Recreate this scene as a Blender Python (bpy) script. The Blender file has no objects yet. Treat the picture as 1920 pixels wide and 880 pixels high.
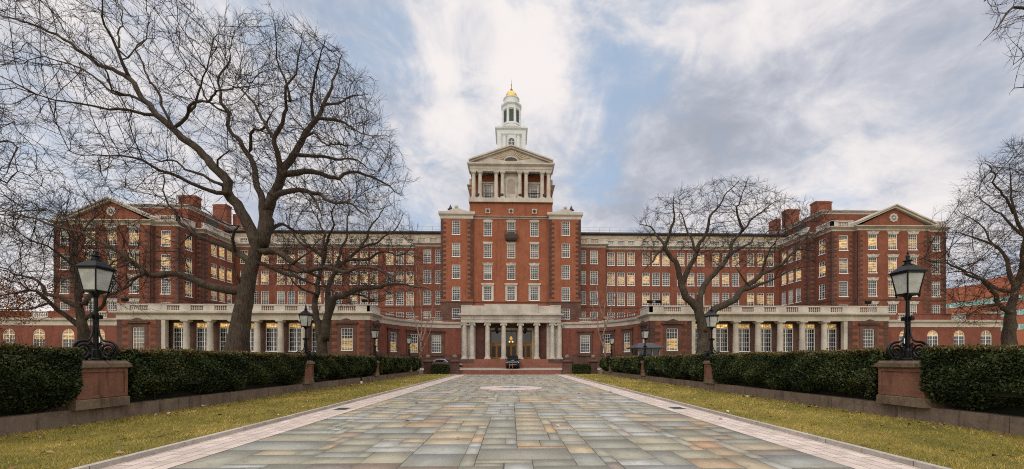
import bpy, bmesh, math, random
import numpy as np
from mathutils import Vector
random.seed(7)
rng = np.random.default_rng(7)
PI = math.pi
scene = bpy.context.scene
COL = scene.collection

# ------------------------------------------------------------------ camera
FPX, CXP, HOR, EYE, YAW = 750.0, 975.3, 676.5, 1.8, math.radians(1.3)
SY, CY = math.sin(YAW), math.cos(YAW)
cam_d = bpy.data.cameras.new("camera")
cam_d.sensor_width = 36.0
cam_d.lens = FPX / 1920 * 36.0
cam_d.shift_x = (960 - CXP) / 1920
cam_d.shift_y = (HOR - 440) / 1920
cam_d.clip_start = 0.1
cam_d.clip_end = 5000
cam = bpy.data.objects.new("camera", cam_d)
cam.location = (0, 0, EYE)
cam.rotation_euler = (PI / 2, 0, -YAW)
COL.objects.link(cam)
scene.camera = cam

# ------------------------------------------------------------------ exposure
scene.view_settings.view_transform = 'Standard'
scene.view_settings.look = 'None'
scene.view_settings.gamma = 1.0
scene.view_settings.exposure = 0.0
scene.cycles.use_denoising = False
scene.cycles.filter_width = 1.05
scene.cycles.sample_clamp_indirect = 4.0
scene.cycles.max_bounces = 6
scene.cycles.diffuse_bounces = 3
scene.cycles.transparent_max_bounces = 8

# ------------------------------------------------------------------ node helper
class NT:
    def __init__(s, tree):
        s.t = tree; s.n = tree.nodes; s.l = tree.links
    def new(s, typ, ins=None, **kw):
        n = s.n.new(typ)
        for k, v in kw.items(): setattr(n, k, v)
        for k, v in (ins or {}).items():
            sock = n.inputs[k]
            if isinstance(v, bpy.types.NodeSocket): s.l.new(v, sock)
            else: sock.default_value = v
        return n
    def math(s, op, a, b=0.0, c=0.0, clamp=False):
        n = s.new('ShaderNodeMath', {0: a, 1: b, 2: c}, operation=op); n.use_clamp = clamp
        return n.outputs[0]
    def vmath(s, op, a, b=(0, 0, 0)):
        return s.new('ShaderNodeVectorMath', {0: a, 1: b}, operation=op)
    def mix(s, f, a, b, blend='MIX'):
        n = s.n.new('ShaderNodeMix'); n.data_type = 'RGBA'; n.blend_type = blend
        for i, v in ((0, f), (6, a), (7, b)):
            if isinstance(v, bpy.types.NodeSocket): s.l.new(v, n.inputs[i])
            else: n.inputs[i].default_value = v if not (isinstance(v, tuple) and len(v) == 3) else (*v, 1)
        return n.outputs[2]
    def noise(s, vec, scale, detail=4, rough=0.55, dist=0.0):
        return s.new('ShaderNodeTexNoise', {'Vector': vec, 'Scale': scale, 'Detail': detail, 'Roughness': rough, 'Distortion': dist}).outputs[0]
    def rng(s, v, a, b, c=0.0, d=1.0, smooth=True):
        n = s.new('ShaderNodeMapRange', {0: v, 1: a, 2: b, 3: c, 4: d})
        if smooth: n.interpolation_type = 'SMOOTHSTEP'
        return n.outputs[0]

# ------------------------------------------------------------------ world
def pxdir(px, py):
    xc, zc = (px - CXP) / FPX, (HOR - py) / FPX
    v = Vector((xc * CY + SY, CY - xc * SY, zc)); v.normalize(); return v
SUN_EL, SUN_AZ = math.radians(32), math.radians(205)      # azimuth from +Y clockwise: behind the camera
world = bpy.data.worlds.new("World"); scene.world = world
world.use_nodes = True
W = NT(world.node_tree); W.n.clear()
tc = W.new('ShaderNodeTexCoord').outputs['Generated']
sep = W.new('ShaderNodeSeparateXYZ', {0: tc}).outputs
sky = W.new('ShaderNodeTexSky', sky_type='NISHITA', sun_disc=False)
sky.sun_elevation = SUN_EL; sky.sun_rotation = SUN_AZ
skyc = W.vmath('SCALE', sky.outputs[0]); skyc.inputs[3].default_value = 0.13
blue = W.mix(0.62, skyc.outputs[0], (0.50, 0.655, 0.86))
def skymap(rot, scale, loc=(0, 0, 0)):
    return W.new('ShaderNodeMapping', {'Vector': tc, 'Rotation': rot, 'Scale': scale, 'Location': loc}).outputs[0]
puff = W.noise(skymap((0, 0, 0), (1, 1, 1.5)), 3.6, 9, 0.60, 0.7)             # heaped cloud
band_ = W.noise(skymap((0, math.radians(28), 0), (0.55, 1, 2.4), (.4, .2, .1)), 3.4, 8, 0.58, 0.5)   # long slanting streets of cloud
fine = W.noise(skymap((0, 0, 0), (1, 1, 1.4), (2.3, 0, 1)), 10.0, 6, 0.62, 0.5)
n1 = puff
def blob(px, py, k, amp):
    dt = W.vmath('DOT_PRODUCT', tc, tuple(pxdir(px, py))).outputs['Value']
    return W.math('MULTIPLY', W.math('EXPONENT', W.math('MULTIPLY', W.math('SUBTRACT', dt, 1.0), k)), amp)
def total(first, *bl):
    for b in bl: first = W.math('ADD', first, b)
    return first
mixn = total(W.math('MULTIPLY', W.math('SUBTRACT', puff, 0.5), 1.20), W.math('MULTIPLY', W.math('SUBTRACT', band_, 0.5), 0.7), W.math('MULTIPLY', W.math('SUBTRACT', fine, 0.5), 0.80))
# brightness of the cloud sheet: bright break over the tower, grey masses to its right
dens = total(W.math('ADD', mixn, 0.50),
             blob(960, 40, 90, 0.36), blob(1010, 170, 260, 0.22), blob(850, 150, 200, 0.14), blob(1112, 200, 1500, 0.22), blob(90, 140, 18, 0.18), blob(40, 560, 40, 0.25), blob(1800, 340, 60, 0.16), blob(1480, 370, 160, 0.16), blob(1500, 60, 60, 0.10), blob(820, 330, 200, 0.08),
             blob(690, 250, 160, -0.13), blob(1330, 245, 150, -0.28), blob(1200, 330, 250, -0.20), blob(1460, 290, 250, -0.12), blob(1800, 190, 90, -0.10), blob(1650, 120, 150, -0.06), blob(30, 30, 60, -0.08))
shade = W.rng(dens, 0.05, 1.0)
cloud = W.new('ShaderNodeValToRGB', {0: shade})
cr = cloud.color_ramp
cr.elements[0].position = 0.0; cr.elements[0].color = (0.385, 0.41, 0.485, 1)
cr.elements[1].position = 1.0; cr.elements[1].color = (0.93, 0.875, 0.86, 1)
e = cr.elements.new(0.40); e.color = (0.57, 0.59, 0.66, 1)
e = cr.elements.new(0.70); e.color = (0.77, 0.75, 0.775, 1)
hole = total(W.math('ADD', W.math('MULTIPLY', W.math('SUBTRACT', puff, 0.5), -1.5), W.math('MULTIPLY', W.math('SUBTRACT', fine, 0.5), -0.9)), W.math('MULTIPLY', W.math('SUBTRACT', band_, 0.5), 0.5),
             blob(1140, 120, 180, 0.36), blob(1170, 280, 260, 0.30), blob(1250, 160, 200, 0.16), blob(1105, 345, 400, 0.30), blob(755, 60, 300, 0.36), blob(740, 330, 200, 0.15), blob(560, 220, 70, 0.26), blob(170, 350, 110, 0.32), blob(1570, 365, 500, 0.26), blob(300, 40, 120, 0.12), blob(1250, 30, 150, 0.22), blob(790, 395, 300, 0.25))
holef = W.rng(hole, 0.02, 0.66, 0.0, 0.80)
front = W.mix(holef, cloud.outputs[0], blue)
# the sky behind the camera is brighter and warmer (low sun behind thin cloud)
backf = W.rng(sep[1], 0.25, -0.55)
warm = W.mix(W.rng(n1, 0.35, 0.65), (0.80, 0.76, 0.73), (1.25, 1.10, 0.92))
back = W.mix(backf, front, warm)
zenf = W.rng(sep[2], 0.68, 0.94, 1.0, 2.9)
fin = W.vmath('SCALE', back); W.l.new(zenf, fin.inputs[3])
bg = W.new('ShaderNodeBackground', {'Color': fin.outputs[0], 'Strength': 1.0})
W.l.new(bg.outputs[0], W.new('ShaderNodeOutputWorld').inputs[0])

# ------------------------------------------------------------------ sun
sun_d = bpy.data.lights.new("sun", 'SUN')
sun_d.energy = 0.9; sun_d.angle = math.radians(18); sun_d.color = (1.0, 0.93, 0.82)
sun = bpy.data.objects.new("sun", sun_d); COL.objects.link(sun)
sun.rotation_euler = (PI / 2 - SUN_EL, 0, PI - SUN_AZ)
sun.location = (0, 0, 60)

# ------------------------------------------------------------------ pixel -> world
def atx(px, Y):
    t = (px - CXP) / FPX
    return Y * (SY + t * CY) / (CY - t * SY)
def dep(x, y): return x * SY + y * CY
def at(px, py, Y):
    x = atx(px, Y)
    return Vector((x, Y, EYE + (HOR - py) * dep(x, Y) / FPX))

# ------------------------------------------------------------------ object helpers
def tag(o, label=None, cat=None, group=None, kind=None):
    if label: o['label'] = label
    if cat: o['category'] = cat
    if group: o['group'] = group
    if kind: o['kind'] = kind
    return o
def thing(name, loc, label, cat, group=None):
    o = bpy.data.objects.new(name, None); COL.objects.link(o)
    o.location = loc; o.empty_display_size = 0.2
    return tag(o, label, cat, group)
def base_of(o):
    v = Vector((0, 0, 0))
    while o is not None:
        v += o.location; o = o.parent
    return v
class MB:
    def __init__(s): s.v = []; s.f = []
    def vert(s, p): s.v.append(tuple(p)); return len(s.v) - 1
    def face(s, *pts): s.f.append([s.vert(p) for p in pts])
    def box(s, x0, x1, y0, y1, z0, z1):
        b = len(s.v)
        for z in (z0, z1):
            for x, y in ((x0, y0), (x1, y0), (x1, y1), (x0, y1)): s.v.append((x, y, z))
        for q in ((0, 3, 2, 1), (4, 5, 6, 7), (0, 1, 5, 4), (1, 2, 6, 5), (2, 3, 7, 6), (3, 0, 4, 7)):
            s.f.append([b + i for i in q])
    def frustum(s, cx, cy, z0, z1, a0, b0, a1, b1):
        b = len(s.v)
        for z, a, c in ((z0, a0, b0), (z1, a1, b1)):
            for x, y in ((-a, -c), (a, -c), (a, c), (-a, c)): s.v.append((cx + x, cy + y, z))
        for q in ((0, 3, 2, 1), (4, 5, 6, 7), (0, 1, 5, 4), (1, 2, 6, 5), (2, 3, 7, 6), (3, 0, 4, 7)):
            s.f.append([b + i for i in q])
    def obox(s, o, u, u0, u1, n0, n1, z0, z1):
        """box in a wall frame: u along the wall, n outwards"""
        n = (u[1], -u[0]); b = len(s.v)
        for z in (z0, z1):
            for a, c in ((u0, n1), (u1, n1), (u1, n0), (u0, n0)):
                s.v.append((o[0] + u[0] * a + n[0] * c, o[1] + u[1] * a + n[1] * c, z))
        for q in ((0, 3, 2, 1), (4, 5, 6, 7), (0, 1, 5, 4), (1, 2, 6, 5), (2, 3, 7, 6), (3, 0, 4, 7)):
            s.f.append([b + i for i in q])
    def prism(s, poly, d):
        """closed polygon (3D points) pushed along vector d"""
        b = len(s.v); n = len(poly); d = Vector(d)
        for p in poly: s.v.append(tuple(p))
        for p in poly: s.v.append(tuple(Vector(p) + d))
        s.f.append([b + i for i in range(n)][::-1]); s.f.append([b + n + i for i in range(n)])
        for i in range(n):
            j = (i + 1) % n; s.f.append([b + i, b + j, b + n + j, b + n + i])
    def lathe(s, prof, c=(0, 0, 0), k=12, rot=0.0):
        b = len(s.v)
        for r, z in prof:
            for i in range(k):
                a = rot + 2 * PI * i / k
                s.v.append((c[0] + r * math.cos(a), c[1] + r * math.sin(a), c[2] + z))
        for j in range(len(prof) - 1):
            for i in range(k):
                i2 = (i + 1) % k
                s.f.append([b + j * k + i, b + j * k + i2, b + (j + 1) * k + i2, b + (j + 1) * k + i])
        s.f.append([b + i for i in range(k)][::-1])
        s.f.append([b + (len(prof) - 1) * k + i for i in range(k)])
    def tube(s, pts, rad, k=6, cap=True):
        pts = [Vector(p) for p in pts]; n = len(pts); b = len(s.v)
        if not hasattr(rad, '__len__'): rad = [rad] * n
        prev = None
        for i, p in enumerate(pts):
            t = (pts[min(i + 1, n - 1)] - pts[max(i - 1, 0)])
            if t.length < 1e-9: t = Vector((0, 0, 1))
            t.normalize()
            if prev is None:
                a = Vector((1, 0, 0)) if abs(t.x) < 0.8 else Vector((0, 1, 0))
                prev = (a - t * a.dot(t)).normalized()
            else:
                prev = prev - t * prev.dot(t)
                prev = prev.normalized() if prev.length > 1e-6 else Vector((1, 0, 0))
            w = t.cross(prev)
            for j in range(k):
                a = 2 * PI * j / k
                s.v.append(tuple(p + (prev * math.cos(a) + w * math.sin(a)) * rad[i]))
        for i in range(n - 1):
            for j in range(k):
                j2 = (j + 1) % k
                s.f.append([b + i * k + j, b + i * k + j2, b + (i + 1) * k + j2, b + (i + 1) * k + j])
        if cap:
            s.f.append([b + j for j in range(k)][::-1]); s.f.append([b + (n - 1) * k + j for j in range(k)])
    def sweep(s, path, prof):
        """closed profile [(outward, z)] swept along a plan path with mitred corners"""
        n = len(path); m = len(prof); b = len(s.v)
        P = [Vector(p) for p in path]
        for i in range(n):
            d0 = (P[i] - P[i - 1]).normalized() if i else None
            d1 = (P[i + 1] - P[i]).normalized() if i < n - 1 else None
            n0 = Vector((d0.y, -d0.x)) if d0 else None
            n1 = Vector((d1.y, -d1.x)) if d1 else None
            if n0 is None: mv = n1
            elif n1 is None: mv = n0
            else:
                mv = (n0 + n1); mv = mv / max(0.2, mv.dot(n0))
            for o, z in prof: s.v.append((P[i].x + mv.x * o, P[i].y + mv.y * o, z))
        for i in range(n - 1):
            for j in range(m):
                j2 = (j + 1) % m
                s.f.append([b + i * m + j, b + (i + 1) * m + j, b + (i + 1) * m + j2, b + i * m + j2])
        s.f.append([b + j for j in range(m)]); s.f.append([b + (n - 1) * m + j for j in range(m)][::-1])
    def mesh(s, name, mat=None, smooth=False):
        me = bpy.data.meshes.new(name); me.from_pydata(s.v, [], s.f)
        if mat: me.materials.append(mat)
        if smooth: me.polygons.foreach_set('use_smooth', [True] * len(me.polygons))
        me.update(); return me
    def build(s, name, mat, parent=None, smooth=False, local=False):
        o = bpy.data.objects.new(name, s.mesh(name, mat, smooth)); COL.objects.link(o)
        if parent is not None:
            o.parent = parent
            if not local: o.location = -base_of(parent)
        return o
def put(name, me, parent, loc, rz=0.0):
    o = bpy.data.objects.new(name, me); COL.objects.link(o)
    o.parent = parent
    o.location = Vector(loc) - base_of(parent); o.rotation_euler = (0, 0, rz)
    return o
def child(name, me, parent, loc=(0, 0, 0)):
    o = bpy.data.objects.new(name, me); COL.objects.link(o); o.parent = parent; o.location = loc
    return o
def copy_tree(o, parent=None):
    c = o.copy(); COL.objects.link(c); c.parent = parent
    for ch in o.children: copy_tree(ch, c)
    return c
def np_mesh(name, V, F, mat, k=None, smooth=False):
    """fast mesh from numpy arrays; F (n,k) faces"""
    me = bpy.data.meshes.new(name); k = F.shape[1]
    me.vertices.add(len(V)); me.vertices.foreach_set('co', np.ascontiguousarray(V, dtype=np.float32).ravel())
    me.loops.add(F.size); me.loops.foreach_set('vertex_index', np.ascontiguousarray(F, dtype=np.int32).ravel())
    me.polygons.add(len(F)); me.polygons.foreach_set('loop_start', np.arange(0, F.size, k, dtype=np.int32))
    me.polygons.foreach_set('loop_total', np.full(len(F), k, dtype=np.int32))
    if smooth: me.polygons.foreach_set('use_smooth', np.ones(len(F), dtype=bool))
    me.materials.append(mat); me.update(calc_edges=True); me.validate()
    return me
def face_attr(me, name, vals):
    a = me.attributes.new(name, 'FLOAT', 'FACE'); a.data.foreach_set('value', np.ascontiguousarray(vals, dtype=np.float32))

# ------------------------------------------------------------------ materials
def mat_new(name):
    m = bpy.data.materials.new(name); m.use_nodes = True
    t = NT(m.node_tree); t.n.clear()
    out = t.new('ShaderNodeOutputMaterial')
    bs = t.new('ShaderNodeBsdfPrincipled'); t.l.new(bs.outputs[0], out.inputs[0])
    pos = t.new('ShaderNodeNewGeometry').outputs['Position']
    return m, t, bs, pos
def setp(t, bs, **kw):
    for k, v in kw.items():
        k = {'color': 'Base Color', 'rough': 'Roughness', 'metal': 'Metallic', 'spec': 'Specular IOR Level', 'ior': 'IOR', 'normal': 'Normal',
             'em': 'Emission Color', 'ems': 'Emission Strength', 'coat': 'Coat Weight'}[k]
        if isinstance(v, bpy.types.NodeSocket): t.l.new(v, bs.inputs[k])
        else: bs.inputs[k].default_value = (*v, 1) if isinstance(v, tuple) and len(v) == 3 else v
def bump(t, h, strength=0.3, dist=0.02):
    return t.new('ShaderNodeBump', {'Height': h, 'Strength': strength, 'Distance': dist}).outputs[0]
def simple(name, col, rough=0.6, var=0.25, scale=1.5, metal=0.0, spec=0.4, bmp=0.15, fine=18.0):
    m, t, bs, pos = mat_new(name)
    a = t.noise(pos, scale, 5, 0.6); b = t.noise(pos, fine, 3, 0.6)
    f = t.math('ADD', t.math('MULTIPLY', a, 0.65), t.math('MULTIPLY', b, 0.35))
    dark = tuple(c * (1 - var) for c in col); lite = tuple(min(1, c * (1 + var)) for c in col)
    setp(t, bs, color=t.mix(t.rng(f, 0.3, 0.7), dark, lite), rough=rough, metal=metal, spec=spec)
    if bmp: setp(t, bs, normal=bump(t, b, bmp, 0.01))
    return m
def brick_mat(name, c1, c2, mortar, stain=0.35):
    m, t, bs, pos = mat_new(name)
    sp = t.new('ShaderNodeSeparateXYZ', {0: pos}).outputs
    u = t.math('ADD', sp[0], sp[1])
    vec = t.new('ShaderNodeCombineXYZ', {0: u, 1: sp[2], 2: 0.0}).outputs[0]
    br = t.new('ShaderNodeTexBrick', {'Vector': vec, 'Color1': (*c1, 1), 'Color2': (*c2, 1), 'Mortar': (*mortar, 1), 'Scale': 1.0,
               'Mortar Size': 0.008, 'Mortar Smooth': 0.3, 'Bias': 0.0, 'Brick Width': 0.22, 'Row Height': 0.072})
    v2 = t.new('ShaderNodeMapping', {'Vector': vec, 'Scale': (1.0, 1.0, 1.0)}).outputs[0]
    n = t.noise(v2, 0.35, 6, 0.65, 0.4); n_f = t.noise(vec, 5.0, 4, 0.7)
    col = t.mix(t.rng(n, 0.35, 0.68, 0.0, stain), br.outputs[0], tuple(c * 0.42 for c in c1))
    n_m = t.noise(vec, 1.3, 5, 0.7, 0.6)
    col = t.mix(t.rng(n_m, 0.45, 0.70, 0.0, stain), col, tuple(min(1, c * 1.45 + .01) for c in c1))
    col = t.mix(t.rng(n_f, 0.3, 0.75, 0.0, 0.6), col, tuple(min(1, c * 1.5) for c in c2))
    dn = t.noise(t.new('ShaderNodeMapping', {'Vector': vec, 'Scale': (1.6, 0.12, 1)}).outputs[0], 1.0, 5, 0.6)
    col = t.mix(t.rng(dn, 0.48, 0.72, 0.0, stain * 1.25), col, tuple(c * 0.5 for c in c1))
    setp(t, bs, color=col, rough=0.85, spec=0.2, normal=bump(t, br.outputs[1], -0.25, 0.01))
    return m
M = {}
M['brick'] = brick_mat('brick', (0.225, 0.076, 0.046), (0.172, 0.058, 0.037), (0.20, 0.115, 0.085), 0.55)
M['brick_low'] = brick_mat('brick_low', (0.205, 0.068, 0.047), (0.160, 0.053, 0.039), (0.20, 0.115, 0.09), 0.5)
M['brick_tower'] = brick_mat('brick_tower', (0.300, 0.100, 0.053), (0.235, 0.078, 0.043), (0.25, 0.14, 0.10), 0.45)
M['brick_far'] = brick_mat('brick_far', (0.45, 0.16, 0.09), (0.40, 0.13, 0.08), (0.40, 0.22, 0.15), 0.15)
M['quoin'] = simple('quoin', (0.088, 0.043, 0.034), 0.85, 0.35, 0.8)
M['brownstone'] = simple('brownstone', (0.105, 0.056, 0.045), 0.85, 0.4, 0.9)
M['limestone'] = simple('limestone', (0.475, 0.44, 0.40), 0.8, 0.26, 0.6)
M['limestone_warm'] = simple('limestone_warm', (0.46, 0.385, 0.27), 0.8, 0.16, 0.6)
M['white'] = simple('white_paint', (0.80, 0.80, 0.80), 0.5, 0.06, 1.0, bmp=0)
M['white_wood'] = simple('white_wood', (0.62, 0.66, 0.69), 0.5, 0.08, 1.0, bmp=0)
M['louvre'] = simple('louvre', (0.030, 0.050, 0.048), 0.5, 0.2, 3)
M['gold'] = simple('gold_leaf', (0.66, 0.40, 0.075), 0.4, 0.12, 2.0, metal=0.85)
M['copper'] = simple('copper', (0.22, 0.09, 0.05), 0.4, 0.2, 4.0, metal=0.5)
M['roof'] = simple('metal_roof', (0.27, 0.30, 0.33), 0.45, 0.25, 0.7, metal=0.2)
M['slate'] = simple('slate', (0.060, 0.062, 0.076), 0.6, 0.25, 1.5, spec=0.25)
M['dark'] = simple('dark_iron', (0.005, 0.0055, 0.007), 0.36, 0.3, 6.0, metal=0.0, spec=0.22)
M['bronze'] = simple('bronze', (0.26, 0.125, 0.035), 0.4, 0.3, 3.0, metal=0.4)
M['dark_door'] = simple('dark_door', (0.03, 0.022, 0.018), 0.3, 0.3, 3.0)
M['balcony'] = simple('balcony_metal', (0.05, 0.032, 0.028), 0.6, 0.3, 3.0)
M['step_red'] = simple('step_red', (0.235, 0.098, 0.072), 0.75, 0.25, 0.8)
M['asphalt'] = simple('drive_stone', (0.34, 0.31, 0.26), 0.85, 0.2, 0.9)
M['kiosk'] = simple('kiosk_paint', (0.22, 0.235, 0.26), 0.5, 0.12, 2.0)
M['darkglass'] = simple('dark_glass', (0.012, 0.014, 0.018), 0.05, 0.2, 1.0, spec=0.8, bmp=0)
M['teal_glass'] = simple('teal_glass', (0.25, 0.50, 0.47), 0.15, 0.25, 0.5, spec=0.8, bmp=0)
M['black_paint'] = simple('black_car_paint', (0.005, 0.006, 0.009), 0.2, 0.1, 1.0, spec=0.4, bmp=0)
M['silver_paint'] = simple('silver_car_paint', (0.26, 0.28, 0.31), 0.3, 0.1, 1.0, metal=0.5, bmp=0)
M['tyre'] = simple('tyre', (0.02, 0.02, 0.02), 0.9, 0.2, 5.0)
M['rim'] = simple('rim', (0.4, 0.4, 0.42), 0.3, 0.1, 5.0, metal=0.8)
M['headlight'] = simple('headlight', (0.62, 0.66, 0.70), 0.12, 0.1, 5.0, spec=0.8, bmp=0)
M['chrome'] = simple('chrome', (0.55, 0.56, 0.58), 0.2, 0.1, 5.0, metal=0.9, bmp=0)
M['plate'] = simple('plate', (0.55, 0.60, 0.70), 0.4, 0.05, 5.0, bmp=0)
M['rail_red'] = simple('rail_red', (0.33, 0.10, 0.045), 0.5, 0.25, 3.0)
M['flag_red'] = simple('flag_red', (0.50, 0.05, 0.07), 0.8, 0.15, 2.0, bmp=0)
M['flag_white'] = simple('flag_white', (0.7, 0.68, 0.7), 0.8, 0.1, 2.0, bmp=0)
M['flag_blue'] = simple('flag_blue', (0.05, 0.07, 0.22), 0.8, 0.1, 2.0, bmp=0)
M['drain'] = simple('drain', (0.13, 0.20, 0.20), 0.5, 0.3, 6.0, metal=0.4)
M['birch'] = simple('birch_bark', (0.24, 0.17, 0.14), 0.85, 0.5, 2.0)

def lit_pane():
    m, t, bs, pos = mat_new('window_glass')
    oc = t.new('ShaderNodeTexCoord').outputs['Object']
    at_ = lambda n: t.new('ShaderNodeAttribute', attribute_type='OBJECT', attribute_name=n).outputs['Fac']
    lit, zlo, zhi = at_('lit'), at_('zlo'), at_('zhi')
    z = t.new('ShaderNodeSeparateXYZ', {0: oc}).outputs[2]
    rnd = t.new('ShaderNodeObjectInfo').outputs['Random']
    st = t.noise(t.new('ShaderNodeMapping', {'Vector': pos, 'Scale': (1.6, 1.6, 6.0), 'Rotation': (0.0, 0.12, 0.0)}).outputs[0], 1.0, 4, 0.6, 0.5)
    up = t.math('GREATER_THAN', z, zlo); dn = t.math('LESS_THAN', z, zhi)
    band = t.math('MULTIPLY', up, dn)
    pat = t.rng(st, 0.36, 0.62, 0.25, 1.0)
    stren = t.math('MULTIPLY', t.math('MULTIPLY', lit, band), pat)
    stren = t.math('MULTIPLY', stren, t.math('ADD', t.math('MULTIPLY', rnd, 0.5), 0.75))
    emc = t.mix(t.rng(st, 0.4, 0.7), (0.80, 0.40, 0.065), (1.0, 0.64, 0.20))
    nb = t.noise(pos, 0.8, 2, 0.5)
    base = t.mix(t.rng(t.noise(pos, 1.1, 4, 0.6), 0.4, 0.7), (0.010, 0.012, 0.017), (0.070, 0.085, 0.105))
    r2 = t.math('FRACT', t.math('MULTIPLY', rnd, 37.7)); r3 = t.math('FRACT', t.math('MULTIPLY', rnd, 91.3))
    blind = t.math('MULTIPLY', t.math('GREATER_THAN', r2, 0.66), t.math('GREATER_THAN', z, t.math('ADD', 0.5, t.math('MULTIPLY', r3, 1.5))))
    base = t.mix(t.math('MULTIPLY', blind, t.math('SUBTRACT', 1.0, t.math('MINIMUM', t.math('MULTIPLY', lit, 3.0), 1.0))), base, (0.22, 0.22, 0.205))
    setp(t, bs, color=base, rough=0.06, ior=1.6, em=emc, ems=stren, normal=bump(t, nb, 0.12, 0.05))
    return m
M['pane'] = lit_pane()

def stone_tiles():
    m, t, bs, pos = mat_new('flagstone')
    h = t.new('ShaderNodeAttribute', attribute_name='tone').outputs['Fac']
    cr = t.new('ShaderNodeValToRGB', {0: h}); r = cr.color_ramp; r.interpolation = 'CONSTANT'
    cols = [(0.0, (0.329, 0.325, 0.258)), (0.13, (0.393, 0.370, 0.271)), (0.24, (0.351, 0.366, 0.351)), (0.36, (0.438, 0.449, 0.428)), (0.45, (0.283, 0.287, 0.243)),
            (0.56, (0.471, 0.384, 0.253)), (0.70, (0.498, 0.335, 0.192)), (0.745, (0.484, 0.274, 0.146)), (0.77, (0.254, 0.206, 0.184)), (0.83, (0.407, 0.385, 0.322)), (0.91, (0.318, 0.336, 0.314)), (0.97, (0.335, 0.233, 0.172))]
    r.elements[0].color = (*cols[0][1], 1); r.elements[1].position = cols[1][0]; r.elements[1].color = (*cols[1][1], 1)
    for p, c in cols[2:]:
        e = r.elements.new(p); e.color = (*c, 1)
    n = t.noise(pos, 1.7, 6, 0.65, 0.8); n2 = t.noise(pos, 14.0, 4, 0.7)
    col = t.mix(t.rng(n, 0.35, 0.72, 0.0, 0.55), cr.outputs[0], (0.260, 0.235, 0.175))
    col = t.mix(t.rng(n2, 0.35, 0.75, 0.0, 0.35), col, (0.42, 0.41, 0.37))
    nb = t.noise(pos, 0.30, 6, 0.65, 0.8)
    col = t.mix(t.rng(nb, 0.42, 0.72, 0.0, 0.5), col, (0.155, 0.145, 0.115))
    n3 = t.noise(pos, 5.0, 6, 0.7, 1.2)
    col = t.mix(t.rng(n3, 0.52, 0.70, 0.0, 0.5), col, (0.17, 0.155, 0.12))
    setp(t, bs, color=col, rough=t.rng(n, 0.3, 0.7, 0.50, 0.75), spec=0.35, normal=bump(t, t.math('ADD', n, t.math('MULTIPLY', n2, 0.4)), 0.35, 0.02))
    return m
M['flag'] = stone_tiles()
M['soil'] = simple('soil', (0.030, 0.024, 0.016), 0.95, 0.5, 3.0)
M['joint'] = simple('joint_mortar', (0.085, 0.080, 0.066), 0.9, 0.3, 6.0)
def paver_mat():
    m, t, bs, pos = mat_new('pink_paver')
    sp = t.new('ShaderNodeSeparateXYZ', {0: pos}).outputs
    vec = t.new('ShaderNodeCombineXYZ', {0: sp[1], 1: sp[0], 2: 0.0}).outputs[0]
    br = t.new('ShaderNodeTexBrick', {'Vector': vec, 'Color1': (0.66, 0.56, 0.50, 1), 'Color2': (0.52, 0.43, 0.38, 1), 'Mortar': (0.16, 0.12, 0.10, 1), 'Scale': 1.0,
               'Mortar Size': 0.011, 'Mortar Smooth': 0.2, 'Brick Width': 0.52, 'Row Height': 0.26})
    n = t.noise(pos, 2.0, 5, 0.65); n2 = t.noise(pos, 25.0, 3, 0.6)
    col = t.mix(t.rng(n, 0.4, 0.72, 0.0, 0.6), br.outputs[0], (0.33, 0.28, 0.23))
    col = t.mix(t.rng(n2, 0.4, 0.8, 0.0, 0.3), col, (0.66, 0.57, 0.52))
    setp(t, bs, color=col, rough=0.75, spec=0.3, normal=bump(t, br.outputs[1], -0.5, 0.01))
    return m
M['paver'] = paver_mat()
def curb_mat(name, col, var, step):
    m, t, bs, pos = mat_new(name)
    sp = t.new('ShaderNodeSeparateXYZ', {0: pos}).outputs
    vec = t.new('ShaderNodeCombineXYZ', {0: sp[1], 1: 0.5, 2: 0.0}).outputs[0]
    br = t.new('ShaderNodeTexBrick', {'Vector': vec, 'Color1': (*col, 1), 'Color2': (*[c * 0.8 for c in col], 1), 'Mortar': (*[c * 0.3 for c in col], 1), 'Scale': 1.0,
               'Mortar Size': 0.010, 'Mortar Smooth': 0.2, 'Brick Width': step, 'Row Height': 50.0})
    n = t.noise(pos, 1.3, 6, 0.65, 0.6); n2 = t.noise(pos, 9.0, 5, 0.7)
    c2 = t.mix(t.rng(n, 0.42, 0.70, 0.0, var), br.outputs[0], tuple(c * 0.45 for c in col))
    c3 = t.mix(t.rng(n2, 0.5, 0.78, 0.0, 0.45), c2, tuple(min(1, c * 1.7 + 0.03) for c in col))
    n5 = t.noise(pos, 2.6, 6, 0.7, 1.0)
    c3 = t.mix(t.rng(n5, 0.54, 0.70, 0.0, var * 0.8), c3, (0.115, 0.105, 0.045))
    dk = t.noise(t.new('ShaderNodeMapping', {'Vector': pos, 'Scale': (2.2, 2.2, 0.25)}).outputs[0], 2.0, 5, 0.65)
    c3 = t.mix(t.rng(dk, 0.5, 0.72, 0.0, var), c3, tuple(c * 0.30 for c in col))
    setp(t, bs, color=c3, rough=0.85, spec=0.25, normal=bump(t, n2, 0.4, 0.02))
    return m
M['curb'] = curb_mat('curb_stone', (0.46, 0.42, 0.38), 0.4, 1.9)
M['low_wall'] = curb_mat('low_wall_stone', (0.225, 0.168, 0.130), 0.75, 2.6)
M['pedestal'] = curb_mat('pedestal_stone', (0.235, 0.110, 0.075), 0.6, 40.0)
M['pedestal_cap'] = curb_mat('pedestal_cap_stone', (0.205, 0.148, 0.105), 0.75, 40.0)

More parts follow.
